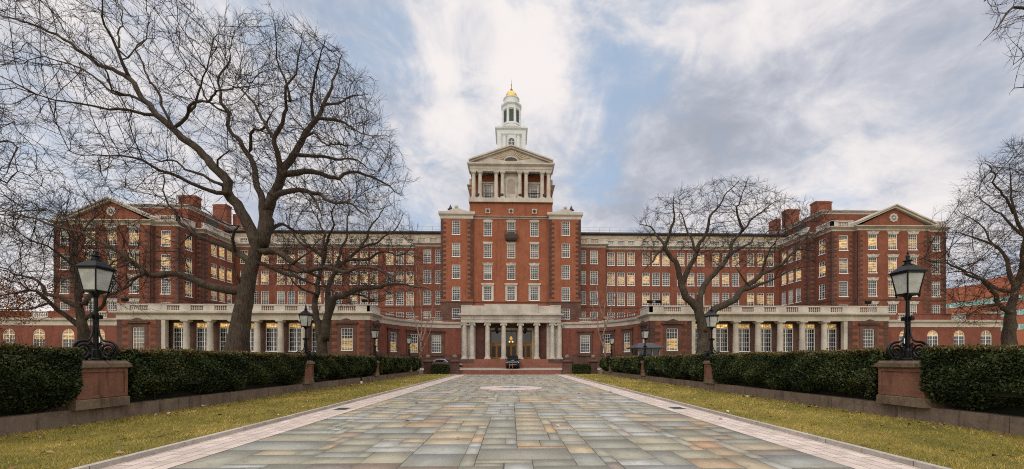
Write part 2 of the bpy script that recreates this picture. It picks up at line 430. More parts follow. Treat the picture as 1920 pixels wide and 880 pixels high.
def attr_foliage(name, stops, rough=0.7, spec=0.25):
    m, t, bs, pos = mat_new(name)
    h = t.new('ShaderNodeAttribute', attribute_name='tone').outputs['Fac']
    cr = t.new('ShaderNodeValToRGB', {0: h}); r = cr.color_ramp
    r.elements[0].position = stops[0][0]; r.elements[0].color = (*stops[0][1], 1)
    r.elements[1].position = stops[-1][0]; r.elements[1].color = (*stops[-1][1], 1)
    for p, c in stops[1:-1]:
        e = r.elements.new(p); e.color = (*c, 1)
    setp(t, bs, color=cr.outputs[0], rough=rough, spec=spec)
    return m
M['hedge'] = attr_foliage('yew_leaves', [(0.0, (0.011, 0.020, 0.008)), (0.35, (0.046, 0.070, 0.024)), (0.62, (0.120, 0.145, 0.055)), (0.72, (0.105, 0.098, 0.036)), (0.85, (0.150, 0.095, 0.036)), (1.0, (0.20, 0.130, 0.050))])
M['hedge_core'] = simple('hedge_core', (0.012, 0.014, 0.008), 0.95, 0.4, 4.0)
M['grass'] = attr_foliage('grass_blades', [(0.0, (0.075, 0.120, 0.020)), (0.30, (0.220, 0.210, 0.036)), (0.65, (0.450, 0.350, 0.075)), (1.0, (0.62, 0.47, 0.19))], 0.7, 0.2)
M['dead_leaf'] = attr_foliage('fallen_leaves', [(0.0, (0.13, 0.055, 0.025)), (0.6, (0.26, 0.14, 0.075)), (0.85, (0.40, 0.30, 0.20)), (1.0, (0.55, 0.50, 0.42))], 0.8, 0.2)
M['oak_leaf'] = attr_foliage('brown_leaves', [(0.0, (0.12, 0.040, 0.018)), (1.0, (0.32, 0.125, 0.05))], 0.8, 0.2)
def lawn_mat():
    m, t, bs, pos = mat_new('lawn_ground')
    n = t.noise(pos, 0.45, 6, 0.65, 0.5); n2 = t.noise(pos, 7.0, 5, 0.7); n3 = t.noise(pos, 60.0, 3, 0.6)
    c = t.mix(t.rng(n, 0.35, 0.66), (0.130, 0.118, 0.028), (0.320, 0.230, 0.060))
    c = t.mix(t.rng(n2, 0.35, 0.75, 0.0, 0.6), c, (0.30, 0.24, 0.070))
    c = t.mix(t.rng(n3, 0.4, 0.7, 0.0, 0.5), c, (0.075, 0.072, 0.020))
    setp(t, bs, color=c, rough=0.9, spec=0.15, normal=bump(t, n3, 0.8, 0.04))
    return m
M['lawn'] = lawn_mat()
def bark_mat(name, c1, c2):
    m, t, bs, pos = mat_new(name)
    v = t.new('ShaderNodeMapping', {'Vector': pos, 'Scale': (1, 1, 0.16)}).outputs[0]
    n = t.noise(v, 22.0, 5, 0.65, 0.6); n2 = t.noise(pos, 1.6, 4, 0.6)
    c = t.mix(t.rng(n, 0.35, 0.65), c1, c2)
    c = t.mix(t.rng(n2, 0.48, 0.72, 0.0, 0.55), c, (0.105, 0.105, 0.070))
    setp(t, bs, color=c, rough=0.95, spec=0.15, normal=bump(t, n, 0.7, 0.05))
    return m
M['bark'] = bark_mat('bark', (0.032, 0.025, 0.021), (0.098, 0.075, 0.060))
M['twig'] = simple('twig_bark', (0.040, 0.029, 0.026), 0.9, 0.35, 1.2, bmp=0, spec=0.2)
def lantern_glass():
    m, t, bs, pos = mat_new('lantern_glass')
    n = t.noise(pos, 3.0, 4, 0.6)
    setp(t, bs, color=t.mix(t.rng(n, 0.35, 0.7), (0.52, 0.55, 0.54), (0.70, 0.73, 0.72)), rough=0.12, spec=0.6)
    tr = t.new('ShaderNodeBsdfTransparent', {'Color': (0.93, 0.95, 0.94, 1)})
    mx = t.new('ShaderNodeMixShader', {0: 0.52, 1: tr.outputs[0], 2: bs.outputs[0]})
    t.l.new(mx.outputs[0], t.n['Material Output'].inputs[0])
    return m
M['lantern_glass'] = lantern_glass()
def emit_mat(name, col, s):
    m, t, bs, pos = mat_new(name)
    setp(t, bs, color=col, em=col, ems=s, rough=0.4); return m
M['lamp_glow'] = emit_mat('lamp_glow', (0.8, 0.44, 0.06), 0.25)
M['bulb'] = emit_mat('bulb', (1.0, 0.86, 0.6), 0.7)

# ================================================================== GROUND
def structure(o): return tag(o, kind='structure')
g = MB(); g.face((-1500, -300, -0.02), (1500, -300, -0.02), (1500, 1800, -0.02), (-1500, 1800, -0.02))
structure(g.build('ground', M['lawn']))
PATH_Y0, STEP_Y = -6.0, 51.9
FLAG_X, CURB_X = 5.72, 6.84
g = MB()
for s in (-1, 1):
    a, b = sorted((s * (CURB_X + 0.13), s * 11.75))
    g.box(a, b, PATH_Y0, 52.6, -0.015, 0.075)
structure(g.build('lawn', M['lawn']))
# paved path: joint bed, loose ashlar flagstones, pink paver margins, raised stone curb
p = MB(); p.box(-FLAG_X, FLAG_X, PATH_Y0, STEP_Y, -0.018, -0.006)
path = structure(p.build('path', M['joint']))
def flagstones():
    cx, cy = 0.25, 0.225
    nx, ny = int(2 * FLAG_X / cx), int((STEP_Y - PATH_Y0) / cy)
    cx = 2 * FLAG_X / nx; cy = (STEP_Y - PATH_Y0) / ny
    used = np.zeros((nx, ny), bool); V, F, T = [], [], []
    r = random.Random(11)
    ring_c, ring_r = (-0.02, 26.4), 2.08
    shapes = [(6, 4), (5, 4), (5, 3), (4, 3), (4, 4), (3, 3), (4, 3), (3, 2), (5, 2), (2, 2), (3, 4), (6, 3), (5, 3), (2, 3), (4, 2), (4, 1), (7, 4)]
    for j in range(ny):
        for i in range(nx):
            if used[i, j]: continue
            w, h = r.choice(shapes)
            if r.random() < 0.12: w, h = h, w
            while w > 1 and (i + w > nx or used[i:i + w, j].any()): w -= 1
            while h > 1 and (j + h > ny or used[i:i + w, j:j + h].any()): h -= 1
            if i + w == nx - 1: w += 0 if used[nx - 1, j:j + h].any() else 1
            used[i:i + w, j:j + h] = True
            x0, x1 = -FLAG_X + i * cx, -FLAG_X + (i + w) * cx
            y0, y1 = PATH_Y0 + j * cy, PATH_Y0 + (j + h) * cy
            q = [r.uniform(0.004, 0.013) for _ in range(4)]
            dz = r.uniform(-0.003, 0.004); b = len(V)
            jx = [r.uniform(-0.008, 0.008) for _ in range(4)]
            V += [(x0 + q[0], y0 + q[1] + jx[0], dz), (x1 - q[2], y0 + q[1] + jx[1], dz), (x1 - q[2] + jx[2], y1 - q[3], dz), (x0 + q[0] + jx[3], y1 - q[3], dz)]
            V += [(a[0], a[1], -0.012) for a in V[b:b + 4]]
            t = r.random()
            for f in ((0, 1, 2, 3), (0, 4, 5, 1), (1, 5, 6, 2), (2, 6, 7, 3), (3, 7, 4, 0)):
                F.append([b + k for k in f]); T.append(t)
    me = np_mesh('flagstone_paving', np.array(V), np.array(F), M['flag'])
    face_attr(me, 'tone', T)
    o = bpy.data.objects.new('flagstone_paving', me); COL.objects.link(o); o.parent = path
    return o
flagstones()
p = MB()
for s in (-1, 1):
    a, b = sorted((s * FLAG_X, s * CURB_X)); p.box(a, b, PATH_Y0, STEP_Y, -0.014, 0.002)
o = p.build('paver_margin', M['paver'], path)
p = MB()
for s in (-1, 1):
    a, b = sorted((s * CURB_X, s * (CURB_X + 0.13))); p.box(a, b, PATH_Y0, STEP_Y + 0.4, -0.016, 0.092)
structure(p.build('curb', M['curb']))
# round medallion let into the paving
p = MB(); k = 64
p.lathe([(2.06, 0.0), (2.06, 0.0085)], (-0.02, 26.4, 0), k)
md = p.build('paving_medallion', simple('medallion_stone', (0.56, 0.45, 0.43), 0.6, 0.22, 2.5))
tag(md, 'round pale pink stone medallion with a blue star set into the flagstone path', 'medallion')
p = MB()
def star(n, r0, r1, z, c):
    return [(c[0] + (r0 if i % 2 == 0 else r1) * math.sin(PI * i / n), c[1] + (r0 if i % 2 == 0 else r1) * math.cos(PI * i / n), z) for i in range(2 * n)]
p.prism(star(8, 0.98, 0.50, 0.0105, (0.0, 26.75)), (0, 0, 0.004))
p.build('star', simple('medallion_star', (0.14, 0.27, 0.29), 0.5, 0.25, 3.0), md)

# raised forecourt: steps, sloping drive, second flights
st = MB()
for i in range(4):
    y0 = STEP_Y + i * 0.29; z1 = 0.14 * (i + 1)
    st.box(-6.83, 6.83, y0, 53.1, 0.14 * i - (0.02 if i == 0 else 0), z1)
structure(st.build('steps', M['step_red']))
dr = MB()
dr.prism([(-60, 53.06, 0.0), (-60, 53.06, 0.563), (-60, 60.1, 0.72), (-60, 60.1, 0.0)], (120, 0, 0))
structure(dr.build('driveway', M['asphalt']))

# ================================================================== LOW WALLS, PEDESTALS, HEDGES, LAMPS
WALL_X, LAMP_X, HEDGE_X0, HEDGE_X1 = 11.66, 11.76, 11.42, 13.3
SIDE = {-1: 'leaning tree', 1: 'kiosk'}
for s in (-1, 1):
    g = MB(); a, b = sorted((s * 12.2, s * 14.2)); g.box(a, b, -4, 51.2, -0.018, 0.42); structure(g.build('soil', M['soil']))
LY = [11.6, 23.2, 34.85, 46.5]
ORD = ['first', 'second', 'third', 'fourth']
for s in (-1, 1):
    w = MB(); a, b = sorted((s * WALL_X, s * (WALL_X + 0.55)))
    w.box(a, b, -4, 51.2, -0.05, 0.49)
    tag(w.build('low_wall', M['low_wall']), f'long low weathered brownstone wall under the hedges on the {SIDE[s]} side', 'low wall', 'low walls beside the lawns')
def pedestal(s, i):
    hx, hy = (0.40, 0.70) if i == 0 else (0.36, 0.50)
    x = s * (LAMP_X + 0.20); y = LY[i]
    cxw = x - s * 0.0
    t = thing('lamp_pedestal', (x, y, 0.49), f'{"wide" if i == 0 else "narrow"} reddish stone pedestal, {ORD[i]} from the front on the {SIDE[s]} side', 'pedestal', 'stone pedestals carrying the lamps')
    m = MB(); m.box(x - hx - 0.05, x + hx + 0.05, y - hy - 0.05, y + hy + 0.05, 0.475, 0.72)
    m.frustum(x, y, 0.72, 0.76, hx + 0.05, hy + 0.05, hx, hy); m.build('base', M['pedestal_cap'], t)
    m = MB(); m.box(x - hx, x + hx, y - hy, y + hy, 0.75, 1.56)
    # recessed-panel border on the faces one can see
    for sx in (-1, 1):
        xa, xb = sorted((x + sx * hx, x + sx * (hx + 0.035)))
        m.box(xa, xb, y - hy, y - hy + 0.09, 0.76, 1.56); m.box(xa, xb, y + hy - 0.09, y + hy, 0.76, 1.56)
        m.box(xa, xb, y - hy + 0.09, y + hy - 0.09, 0.76, 0.84); m.box(xa, xb, y - hy + 0.09, y + hy - 0.09, 1.48, 1.56)
    m.build('shaft', M['pedestal'], t)
    m = MB(); m.frustum(x, y, 1.55, 1.61, hx, hy, hx + 0.06, hy + 0.06); m.box(x - hx - 0.10, x + hx + 0.10, y - hy - 0.10, y + hy + 0.10, 1.61, 1.72)
    m.frustum(x, y, 1.72, 1.80, hx + 0.06, hy + 0.06, hx + 0.0, hy + 0.0); m.build('cap', M['pedestal_cap'], t)
for s in (-1, 1):
    for i in range(4): pedestal(s, i)

# ---- lamp posts (one prototype, copied)
def spiral(cx, cz, r0, r1, a0, turns, n):
    return [(cx + (r0 + (r1 - r0) * i / n) * math.cos(a0 + turns * 2 * PI * i / n), cz + (r0 + (r1 - r0) * i / n) * math.sin(a0 + turns * 2 * PI * i / n)) for i in range(n + 1)]
def make_lamp():
    t = thing('street_lamp', (0, 0, 0), 'x', 'street lamp', 'black lantern lamps on the pedestals')
    m = MB()
    m.lathe([(0.12, 0), (0.12, 0.05), (0.085, 0.08), (0.08, 0.30), (0.062, 0.36), (0.055, 1.05), (0.07, 1.08), (0.07, 1.14), (0.050, 1.17), (0.046, 1.78), (0.07, 1.82), (0.11, 1.93), (0.04, 1.94)], k=16)
    m.build('post', M['dark'], t, smooth=False)
    m = MB(); m.box(-0.16, 0.16, -0.045, 0.045, 1.19, 1.29)
    m.box(-0.045, 0.045, -0.16, 0.16, 1.185, 1.295); m.lathe([(0.075, 1.16), (0.075, 1.32)], k=12); m.build('collar', M['dark'], t)
    for q in range(4):
        a = q * PI / 2; c, sn = math.cos(a), math.sin(a)
        pts = [(0.06, 1.16), (0.062, 1.0), (0.08, 0.85), (0.115, 0.70), (0.17, 0.60), (0.25, 0.555), (0.36, 0.55)]
        sp = spiral(0.36, 0.285, 0.265, 0.06, PI / 2, -2.1, 50)
        pts += sp[1:]
        inner = spiral(0.17, 0.42, 0.10, 0.03, PI / 2, 1.4, 26)
        m = MB()
        m.tube([(r * c, r * sn, z) for r, z in pts], [0.023] * 6 + [0.027] * (len(pts) - 6), 7)
        m.tube([(r * c, r * sn, z) for r, z in inner], 0.018, 6)
        m.build('scroll', M['dark'], t)
    # lantern: tapered cage, glass sides, roof and tiered finial
    z0, z1, w0, w1 = 1.96, 2.58, 0.172, 0.252
    m = MB()
    for sx in (-1, 1):
        for sy in (-1, 1): m.tube([(sx * w0, sy * w0, z0), (sx * w1, sy * w1, z1)], 0.020, 5)
    for w, z, r in ((w0, z0, 0.026), (w1, z1, 0.024)):
        for sx in (-1, 1):
            m.box(sx * w - r, sx * w + r, -w - r, w + r, z - r, z + r); m.box(-w - r, w + r, sx * w - r + 0.001, sx * w + r - 0.001, z - r + 0.002, z + r - 0.002)
    m.frustum(0, 0, 1.90, z0 - 0.02, 0.08, 0.08, w0, w0)
    for sx in (-1, 1):
        for sy in (-1, 1): m.lathe([(0.02, z0 - 0.09), (0.032, z0 - 0.05), (0.015, z0 - 0.02)], (sx * w0, sy * w0, 0), 6)
    m.build('lantern_frame', M['dark'], t)
    for q in range(4):
        a = q * PI / 2; rot = lambda x, y: (x * math.cos(a) - y * math.sin(a), x * math.sin(a) + y * math.cos(a))
        P = [(-w0 + .02, -w0, z0 + .02), (w0 - .02, -w0, z0 + .02), (w1 - .02, -w1, z1 - .02), (-w1 + .02, -w1, z1 - .02)]
        P = [(*rot(x, y), z) for x, y, z in P]; n = Vector((*rot(0, 1), -0.2)).normalized()
        m = MB(); m.prism(P, n * 0.008); m.build('glass_pane', M['lantern_glass'], t)
    m = MB(); m.frustum(0, 0, z1 + 0.025, z1 + 0.06, w1 + 0.045, w1 + 0.045, w1 + 0.045, w1 + 0.045)
    m.frustum(0, 0, z1 + 0.06, 2.83, w1 + 0.03, w1 + 0.03, 0.11, 0.11)
    m.build('lantern_roof', M['dark'], t)
    m = MB(); m.lathe([(0.13, 2.82), (0.13, 2.85), (0.08, 2.87), (0.075, 2.93), (0.12, 2.95), (0.12, 2.965), (0.05, 3.0), (0.04, 3.06), (0.065, 3.08), (0.04, 3.12), (0.02, 3.16), (0.03, 3.19), (0.003, 3.26)], k=12)
    m.build('finial', M['dark'], t)
    m = MB(); m.lathe([(0.05, 1.96), (0.05, 2.10), (0.028, 2.12), (0.038, 2.25), (0.038, 2.32), (0.01, 2.36)], k=8)
    m.build('bulb_holder', M['white'], t)
    m = MB(); m.tube([(-0.075, -0.06, 1.9), (-0.075, -0.06, 0.4)], 0.012, 5); m.build('cable', M['dark'], t)
    return t
proto = make_lamp(); first = True
for s in (-1, 1):
    for i in range(4):
        o = proto if first else copy_tree(proto); first = False
        o.location = (s * LAMP_X, LY[i], 1.80)
        where = 'in front of the colonnade' if i == 1 else 'with tapered lantern'
        o['label'] = f'black iron lamp post on the {ORD[i]} pedestal from the front, {SIDE[s]} side'

# ---- clipped hedges
def hedge(s, ya, yb, idx, label):
    """dark twiggy core under a thick coat of small leaf sprays; overhangs the wall, bare at its foot"""
    r = np.random.default_rng(100 + idx)
    x0, x1 = HEDGE_X0, HEDGE_X1; zt, zb = 2.13, 0.66
    L = yb - ya
    core = MB(); core.box(*sorted((s * (x0 + 0.16), s * (x1 - 0.14))), ya + 0.14, yb - 0.14, 0.95, zt - 0.13); core.box(*sorted((s * (x0 + 0.62), s * (x1 - 0.3))), ya + 0.3, yb - 0.3, 0.40, 0.96)
    for q in range(max(4, int(L * 1.3))):
        yy = ya + 0.3 + r.random() * (L - 0.6); xx = r.uniform(x0 + 0.4, x1 - 0.4)
        core.tube([(s * xx, yy, -0.02), (s * (xx + r.normal() * .1), yy + r.normal() * .12, 0.75)], [0.045, 0.03], 5)
    d = min(abs(ya), abs(yb)) if ya > 0 else 4.0
    dens = 2300 if d < 9 else 1500 if d < 16 else 700 if d < 30 else 380
    size = 0.040 if d < 9 else 0.050 if d < 16 else 0.075 if d < 30 else 0.11
    # surfaces: path face, top, near end, far end
    parts = [('face', L * (zt - zb)), ('top', L * (x1 - x0)), ('near', (x1 - x0) * (zt - zb)), ('far', (x1 - x0) * (zt - zb) * 0.3)]
    P, N, T = [], [], []
    for kind, area in parts:
        n = int(area * dens * (0.75 if kind == 'top' else 1.0)); u = r.random(n); v = r.random(n)
        depth = np.abs(r.normal(0, 0.055, n))
        if kind == 'face':
            y = ya + u * L; z = zb + v * (zt - zb)
            bulge = 0.06 * np.sin(y * 1.7 + idx) + 0.05 * np.sin(y * 4.1 + z * 3.0) + 0.045 * np.sin(z * 5 + y * 2.3)
            under = np.clip((1.15 - z) / 0.5, 0, 1) ** 1.5 * 0.42
            rag = r.random(n) < 0.75 + 0.25 * (z > 1.1)
            x = x0 + bulge * 0.8 + depth + under + np.clip((z - 1.95) / 0.18, 0, 1) ** 2 * 0.10
            z = z - (0.06 * np.sin(y * 3.3) + 0.08 * np.sin(y * 1.1 + 2)) * (z < 1.1)
            p = np.stack([s * x, y, z], 1); nn = np.stack([-s * np.ones(n), 0 * y, 0.25 * np.ones(n)], 1)
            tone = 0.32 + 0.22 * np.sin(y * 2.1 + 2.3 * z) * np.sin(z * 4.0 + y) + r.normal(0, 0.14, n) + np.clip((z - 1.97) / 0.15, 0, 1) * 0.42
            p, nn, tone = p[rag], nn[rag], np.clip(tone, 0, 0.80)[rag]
        elif kind == 'top':
            y = ya + u * L; x = x0 + v * (x1 - x0)
            z = zt + 0.03 * np.sin(y * 2.2 + idx) + 0.02 * np.sin(x * 5 + y * 4.7) - depth * 0.7 + (r.random(n) < 0.05) * r.random(n) * 0.06
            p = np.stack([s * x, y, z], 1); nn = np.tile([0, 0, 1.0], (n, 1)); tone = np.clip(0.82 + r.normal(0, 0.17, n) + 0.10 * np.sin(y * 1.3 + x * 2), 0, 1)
        else:
            x = x0 + u * (x1 - x0); z = zb + v * (zt - zb); e = ya if kind == 'near' else yb; sg = 1 if kind == 'near' else -1
            under = np.clip((1.15 - z) / 0.5, 0, 1) ** 1.5 * 0.3
            y = e + sg * (0.05 * np.sin(x * 4 + z * 5) + depth + under)
            p = np.stack([s * x, y, z], 1); nn = np.tile([0, -sg * 1.0, 0.2], (n, 1)); tone = np.clip(0.32 + r.normal(0, 0.15, n), 0, 0.8)
        P.append(p); N.append(nn); T.append(tone)
    P = np.concatenate(P); N = np.concatenate(N); T = np.concatenate(T); n = len(P)
    # round the long top edge a little
    a = r.normal(size=(n, 3)) * 0.75 + N; a /= np.linalg.norm(a, axis=1)[:, None]
    b = np.cross(a, r.normal(size=(n, 3))); b /= np.linalg.norm(b, axis=1)[:, None] + 1e-9
    c = np.cross(a, b)
    sz = size * r.uniform(0.6, 1.5, n)[:, None]
    V = np.stack([P - b * sz * 0.55, P + b * sz * 0.55, P + a * sz * 1.1 + c * sz * 0.5, P - a * sz * 0.3 + c * sz * 1.0], 1).reshape(-1, 3)
    F = np.arange(4 * n).reshape(-1, 4)
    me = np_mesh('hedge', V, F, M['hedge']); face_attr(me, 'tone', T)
    o = bpy.data.objects.new('hedge', me); COL.objects.link(o)
    tag(o, label, 'hedge', 'clipped yew hedges along the lawns')
    core.build('stems', M['hedge_core'], o)
for s in (-1, 1):
    g0 = [(-3.5, 10.9), (12.42, 22.6), (23.8, 34.25), (35.45, 45.9), (47.1, 51.0)]
    nm = ['between the frame edge and the first lamp pedestal', 'between the first and second lamp pedestals', 'between the second and third lamp pedestals', 'between the third and fourth lamp pedestals', 'short end piece beyond the fourth lamp pedestal']
    for i, (ya, yb) in enumerate(g0):
        hedge(s, ya, yb, i + (0 if s < 0 else 10), f'dark clipped hedge {nm[i]}, {SIDE[s]} side')

# ---- piers with stone balls, low hedge and balustrade beside the steps
for s in (-1, 1):
    for j, px_ in enumerate((7.3, 10.75)):
        x, y = s * px_, 52.05
        w = 0.62 if j == 0 else 0.5
        t = thing('ball_pier', (x, y, 0), f'brownstone pier with a stone ball {"next to the steps" if j == 0 else "at the hedge end"}, {SIDE[s]} side', 'pier', 'ball topped piers beside the steps')
        m = MB(); m.box(x - w, x + w, y - w, y + w, -0.02, 0.5); m.box(x - w + .06, x + w - .06, y - w + .06, y + w - .06, 0.5, 1.5)
        m.build('shaft', M['brownstone'], t)
        m = MB(); m.frustum(x, y, 1.5, 1.6, w - .06, w - .06, w + .08, w + .08); m.box(x - w - .08, x + w + .08, y - w - .08, y + w + .08, 1.6, 1.74); m.frustum(x, y, 1.74, 1.95, w - 0.05, w - 0.05, 0.2, 0.2)
        m.build('cap', M['quoin'], t)
        m = MB(); m.lathe([(0.14, 1.93), (0.12, 2.0)] + [(max(0.02, 0.31 * math.cos(a)), 2.28 + 0.31 * math.sin(a)) for a in np.linspace(-1.2, PI / 2, 10)], (x, y, 0), 14)
        m.build('stone_ball', M['pedestal_cap'], t, smooth=True)
    m = MB(); xa, xb = sorted((s * 7.95, s * 10.2))
    m.box(xa, xb, 52.15, 52.45, -0.02, 0.95); m.box(xa, xb, 52.1, 52.5, 1.42, 1.6)
    t = m.build('parapet', M['brownstone']); tag(t, f'short brownstone balustrade between two ball piers, {SIDE[s]} side', 'balustrade', 'balustrades beside the steps')
    for q in range(8):
        xx = xa + (q + 0.5) * (xb - xa) / 8
        m = MB(); m.lathe([(0.07, 0.95), (0.045, 1.0), (0.095, 1.12), (0.045, 1.3), (0.07, 1.42)], (xx, 52.3, 0), 8); m.build('baluster', M['pedestal_cap'], t)
def box_hedge(x0, x1, y0, y1, z1, label, idx):
    r = np.random.default_rng(300 + idx); n = 5200
    core = MB(); core.box(x0 + .08, x1 - .08, y0 + .08, y1 - .08, -0.02, z1 - .08)
    f = r.random(n); P = np.stack([r.uniform(x0, x1, n), r.uniform(y0, y1, n), r.uniform(0.1, z1, n)], 1)
    top = f < 0.4; P[top, 2] = z1 - np.abs(r.normal(0, .03, top.sum())); fr = (f >= 0.4) & (f < 0.8); P[fr, 1] = y0 + np.abs(r.normal(0, .04, fr.sum()))
    sd = f >= 0.8; P[sd, 0] = np.where(r.random(sd.sum()) < .5, x0, x1)
    N = np.tile([0, -.4, .6], (n, 1)); a = r.normal(size=(n, 3)) * .8 + N; a /= np.linalg.norm(a, axis=1)[:, None]
    b = np.cross(a, r.normal(size=(n, 3))); b /= np.linalg.norm(b, axis=1)[:, None] + 1e-9; c = np.cross(a, b); sz = .07
    V = np.stack([P - b * sz * .55, P + b * sz * .55, P + a * sz + c * sz * .5, P + c * sz], 1).reshape(-1, 3)
    me = np_mesh('hedge', V, np.arange(4 * n).reshape(-1, 4), M['hedge']); face_attr(me, 'tone', np.clip(np.where(top, .68, .36) + r.normal(0, .13, n), 0, 1))
    o = bpy.data.objects.new('hedge', me); COL.objects.link(o); tag(o, label, 'hedge', 'low boxy hedges beside the steps'); core.build('stems', M['hedge_core'], o)
for s in (-1, 1):
    xa, xb = sorted((s * 8.0, s * 10.1)); box_hedge(xa, xb, 51.0, 51.9, 1.35, f'small low boxy hedge between two ball piers, {SIDE[s]} side', s)

# ================================================================== BUILDINGS
WIN = {}
def window_meshes(w, h, nx, nz, fr=0.085, mu=0.030, arch=False, trans=None, dbl=False):
    """white sash window: frame + bars (local x across, z up from the sill, y=0 wall face) and its glass"""
    key = (round(w, 2), round(h, 2), nx, nz, arch, trans, dbl)
    if key in WIN: return WIN[key]
    m = MB(); hw = w / 2; ya, yb = 0.07, 0.16
    zr = h - hw if arch else h
    m.box(-hw, -hw + fr, ya, yb, 0, zr); m.box(hw - fr, hw, ya, yb, 0, zr); m.box(-hw - 0.03, hw + 0.03, -0.05, yb, -0.09, 0.03)
    if not arch: m.box(-hw + fr, hw - fr, ya, yb, h - fr, h)
    else:
        n = 10; A = [PI * i / n for i in range(n + 1)]
        for i in range(n):
            a, b = A[i], A[i + 1]; ri = hw - fr
            P = [(hw * math.cos(a), ya, zr + hw * math.sin(a)), (hw * math.cos(b), ya, zr + hw * math.sin(b)), (ri * math.cos(b), ya, zr + ri * math.sin(b)), (ri * math.cos(a), ya, zr + ri * math.sin(a))]
            m.prism(P, (0, yb - ya, 0))
        m.box(-hw + fr, hw - fr, ya + .01, yb, zr - .05, zr + .05)
    iw = w - 2 * fr
    for i in range(1, nx):
        x = -iw / 2 + iw * i / nx; b = mu * (3.4 if dbl and i == nx // 2 else .75 if dbl else 1)
        top = zr if not arch else zr + math.sqrt(max(0.01, (hw - fr) ** 2 - x * x))
        m.box(x - b / 2, x + b / 2, ya + .02, yb - .01, 0.03, top - (fr if not arch else 0))
    zt = zr - (0 if arch else fr)
    for j in range(1, nz):
        z = 0.03 + (zt - 0.03) * j / nz; b = mu
        if not dbl and j == nz // 2: b = mu * 1.9
        if trans and j == trans: b = mu * 3.2
        m.box(-iw / 2, iw / 2, ya + .025, yb - .012, z - b / 2, z + b / 2)
    p = MB()
    if arch:
        n = 10; pts = [(-hw + .03, .125, 0), (hw - .03, .125, 0)] + [((hw - .03) * math.cos(PI * i / n), .125, zr + (hw - .03) * math.sin(PI * i / n)) for i in range(n + 1)]
        p.face(*pts)
    else: p.face((-hw + .03, .125, 0), (hw - .03, .125, 0), (hw - .03, .125, h - .03), (-hw + .03, .125, h - .03))
    WIN[key] = (m.mesh('window', M['white']), p.mesh('pane', M['pane']))
    return WIN[key]
wr = random.Random(5)
def add_window(parent, x, y, z, u, w, h, nx=4, nz=6, lit=0.0, zlo=0.0, zhi=9.0, **kw):
    fm, pm = window_meshes(w, h, nx, nz, **kw)
    o = put('window', fm, parent, (x, y, z), math.atan2(u[1], u[0]))
    p = child('pane', pm, o); p['lit'] = float(lit); p['zlo'] = float(zlo); p['zhi'] = float(zhi)
    return o
def unit(p, q):
    v = Vector(q) - Vector(p); v.normalize(); return (v.x, v.y)
def facade(mb, path, z0, z1, wins, reveal=0.16):
    """brick skin along a plan path with real openings; wins = list of (x, y, zbottom, w, h, arch)"""
    out = []
    for p, q in zip(path[:-1], path[1:]):
        u = unit(p, q); L = (Vector(q) - Vector(p)).length; n = (u[1], -u[0])
        P3 = lambda a, z, d=0.0: (p[0] + u[0] * a - n[0] * d, p[1] + u[1] * a - n[1] * d, z)
        op = []
        for wn in wins:
            d = (wn[0] - p[0], wn[1] - p[1]); a = d[0] * u[0] + d[1] * u[1]; off = abs(d[0] * n[0] + d[1] * n[1])
            if off < 0.06 and 0 < a < L:
                op.append((a - wn[3] / 2, a + wn[3] / 2, wn[2], wn[2] + wn[4], wn)); out.append((wn, u, p[0] + u[0] * a, p[1] + u[1] * a))
        us = sorted({0.0, L} | {round(e, 4) for o in op for e in o[:2]}); zs = sorted({z0, z1} | {round(e, 4) for o in op for e in o[2:4]})
        us = [a for a in us if -1e-6 <= a <= L + 1e-6]; zs = [a for a in zs if z0 - 1e-6 <= a <= z1 + 1e-6]
        idx = {}
        def vi(a, z):
            k = (round(a, 4), round(z, 4))
            if k not in idx: idx[k] = mb.vert(P3(a, z))
            return idx[k]
        for i in range(len(us) - 1):
            for j in range(len(zs) - 1):
                ca, cz = (us[i] + us[i + 1]) / 2, (zs[j] + zs[j + 1]) / 2
                if any(o[0] < ca < o[1] and o[2] < cz < o[3] for o in op): continue
                mb.f.append([vi(us[i], zs[j]), vi(us[i + 1], zs[j]), vi(us[i + 1], zs[j + 1]), vi(us[i], zs[j + 1])])
        for a0, a1, b0, b1, wn in op:
            if len(wn) > 5 and wn[5]:
                hw = (a1 - a0) / 2; c = (a0 + a1) / 2; zr = b1 - hw; k = 10
                arc = [(c + hw * math.cos(PI * i / k), zr + hw * math.sin(PI * i / k)) for i in range(k + 1)]
                h = k // 2
                mb.face(P3(a1, b1), *[P3(*arc[i]) for i in range(h, -1, -1)]); mb.face(P3(a0, b1), *[P3(*arc[i]) for i in range(k, h - 1, -1)])
                for i in range(k): mb.face(P3(*arc[i]), P3(*arc[i + 1]), P3(*arc[i + 1], reveal), P3(*arc[i], reveal))
                b1 = zr
            else: mb.face(P3(a0, b1), P3(a1, b1), P3(a1, b1, reveal), P3(a0, b1, reveal))
            mb.face(P3(a0, b0), P3(a0, b1), P3(a0, b1, reveal), P3(a0, b0, reveal)); mb.face(P3(a1, b0), P3(a1, b0, reveal), P3(a1, b1, reveal), P3(a1, b1))
            mb.face(P3(a0, b0), P3(a0, b0, reveal), P3(a1, b0, reveal), P3(a1, b0))
    return out
def mir(path, s): return path if s > 0 else [(-x, y) for x, y in path][::-1]
def cornice(z, h, out, base=0.04):
    return [(0.0, z), (base, z), (base, z + h * 0.45), (out * 0.55, z + h * 0.62), (out * 0.6, z + h * 0.75), (out, z + h * 0.82), (out, z + h), (0.0, z + h + 0.02)]
def band(z0, z1, out): return [(0.0, z0), (out, z0), (out, z1), (0.0, z1)]
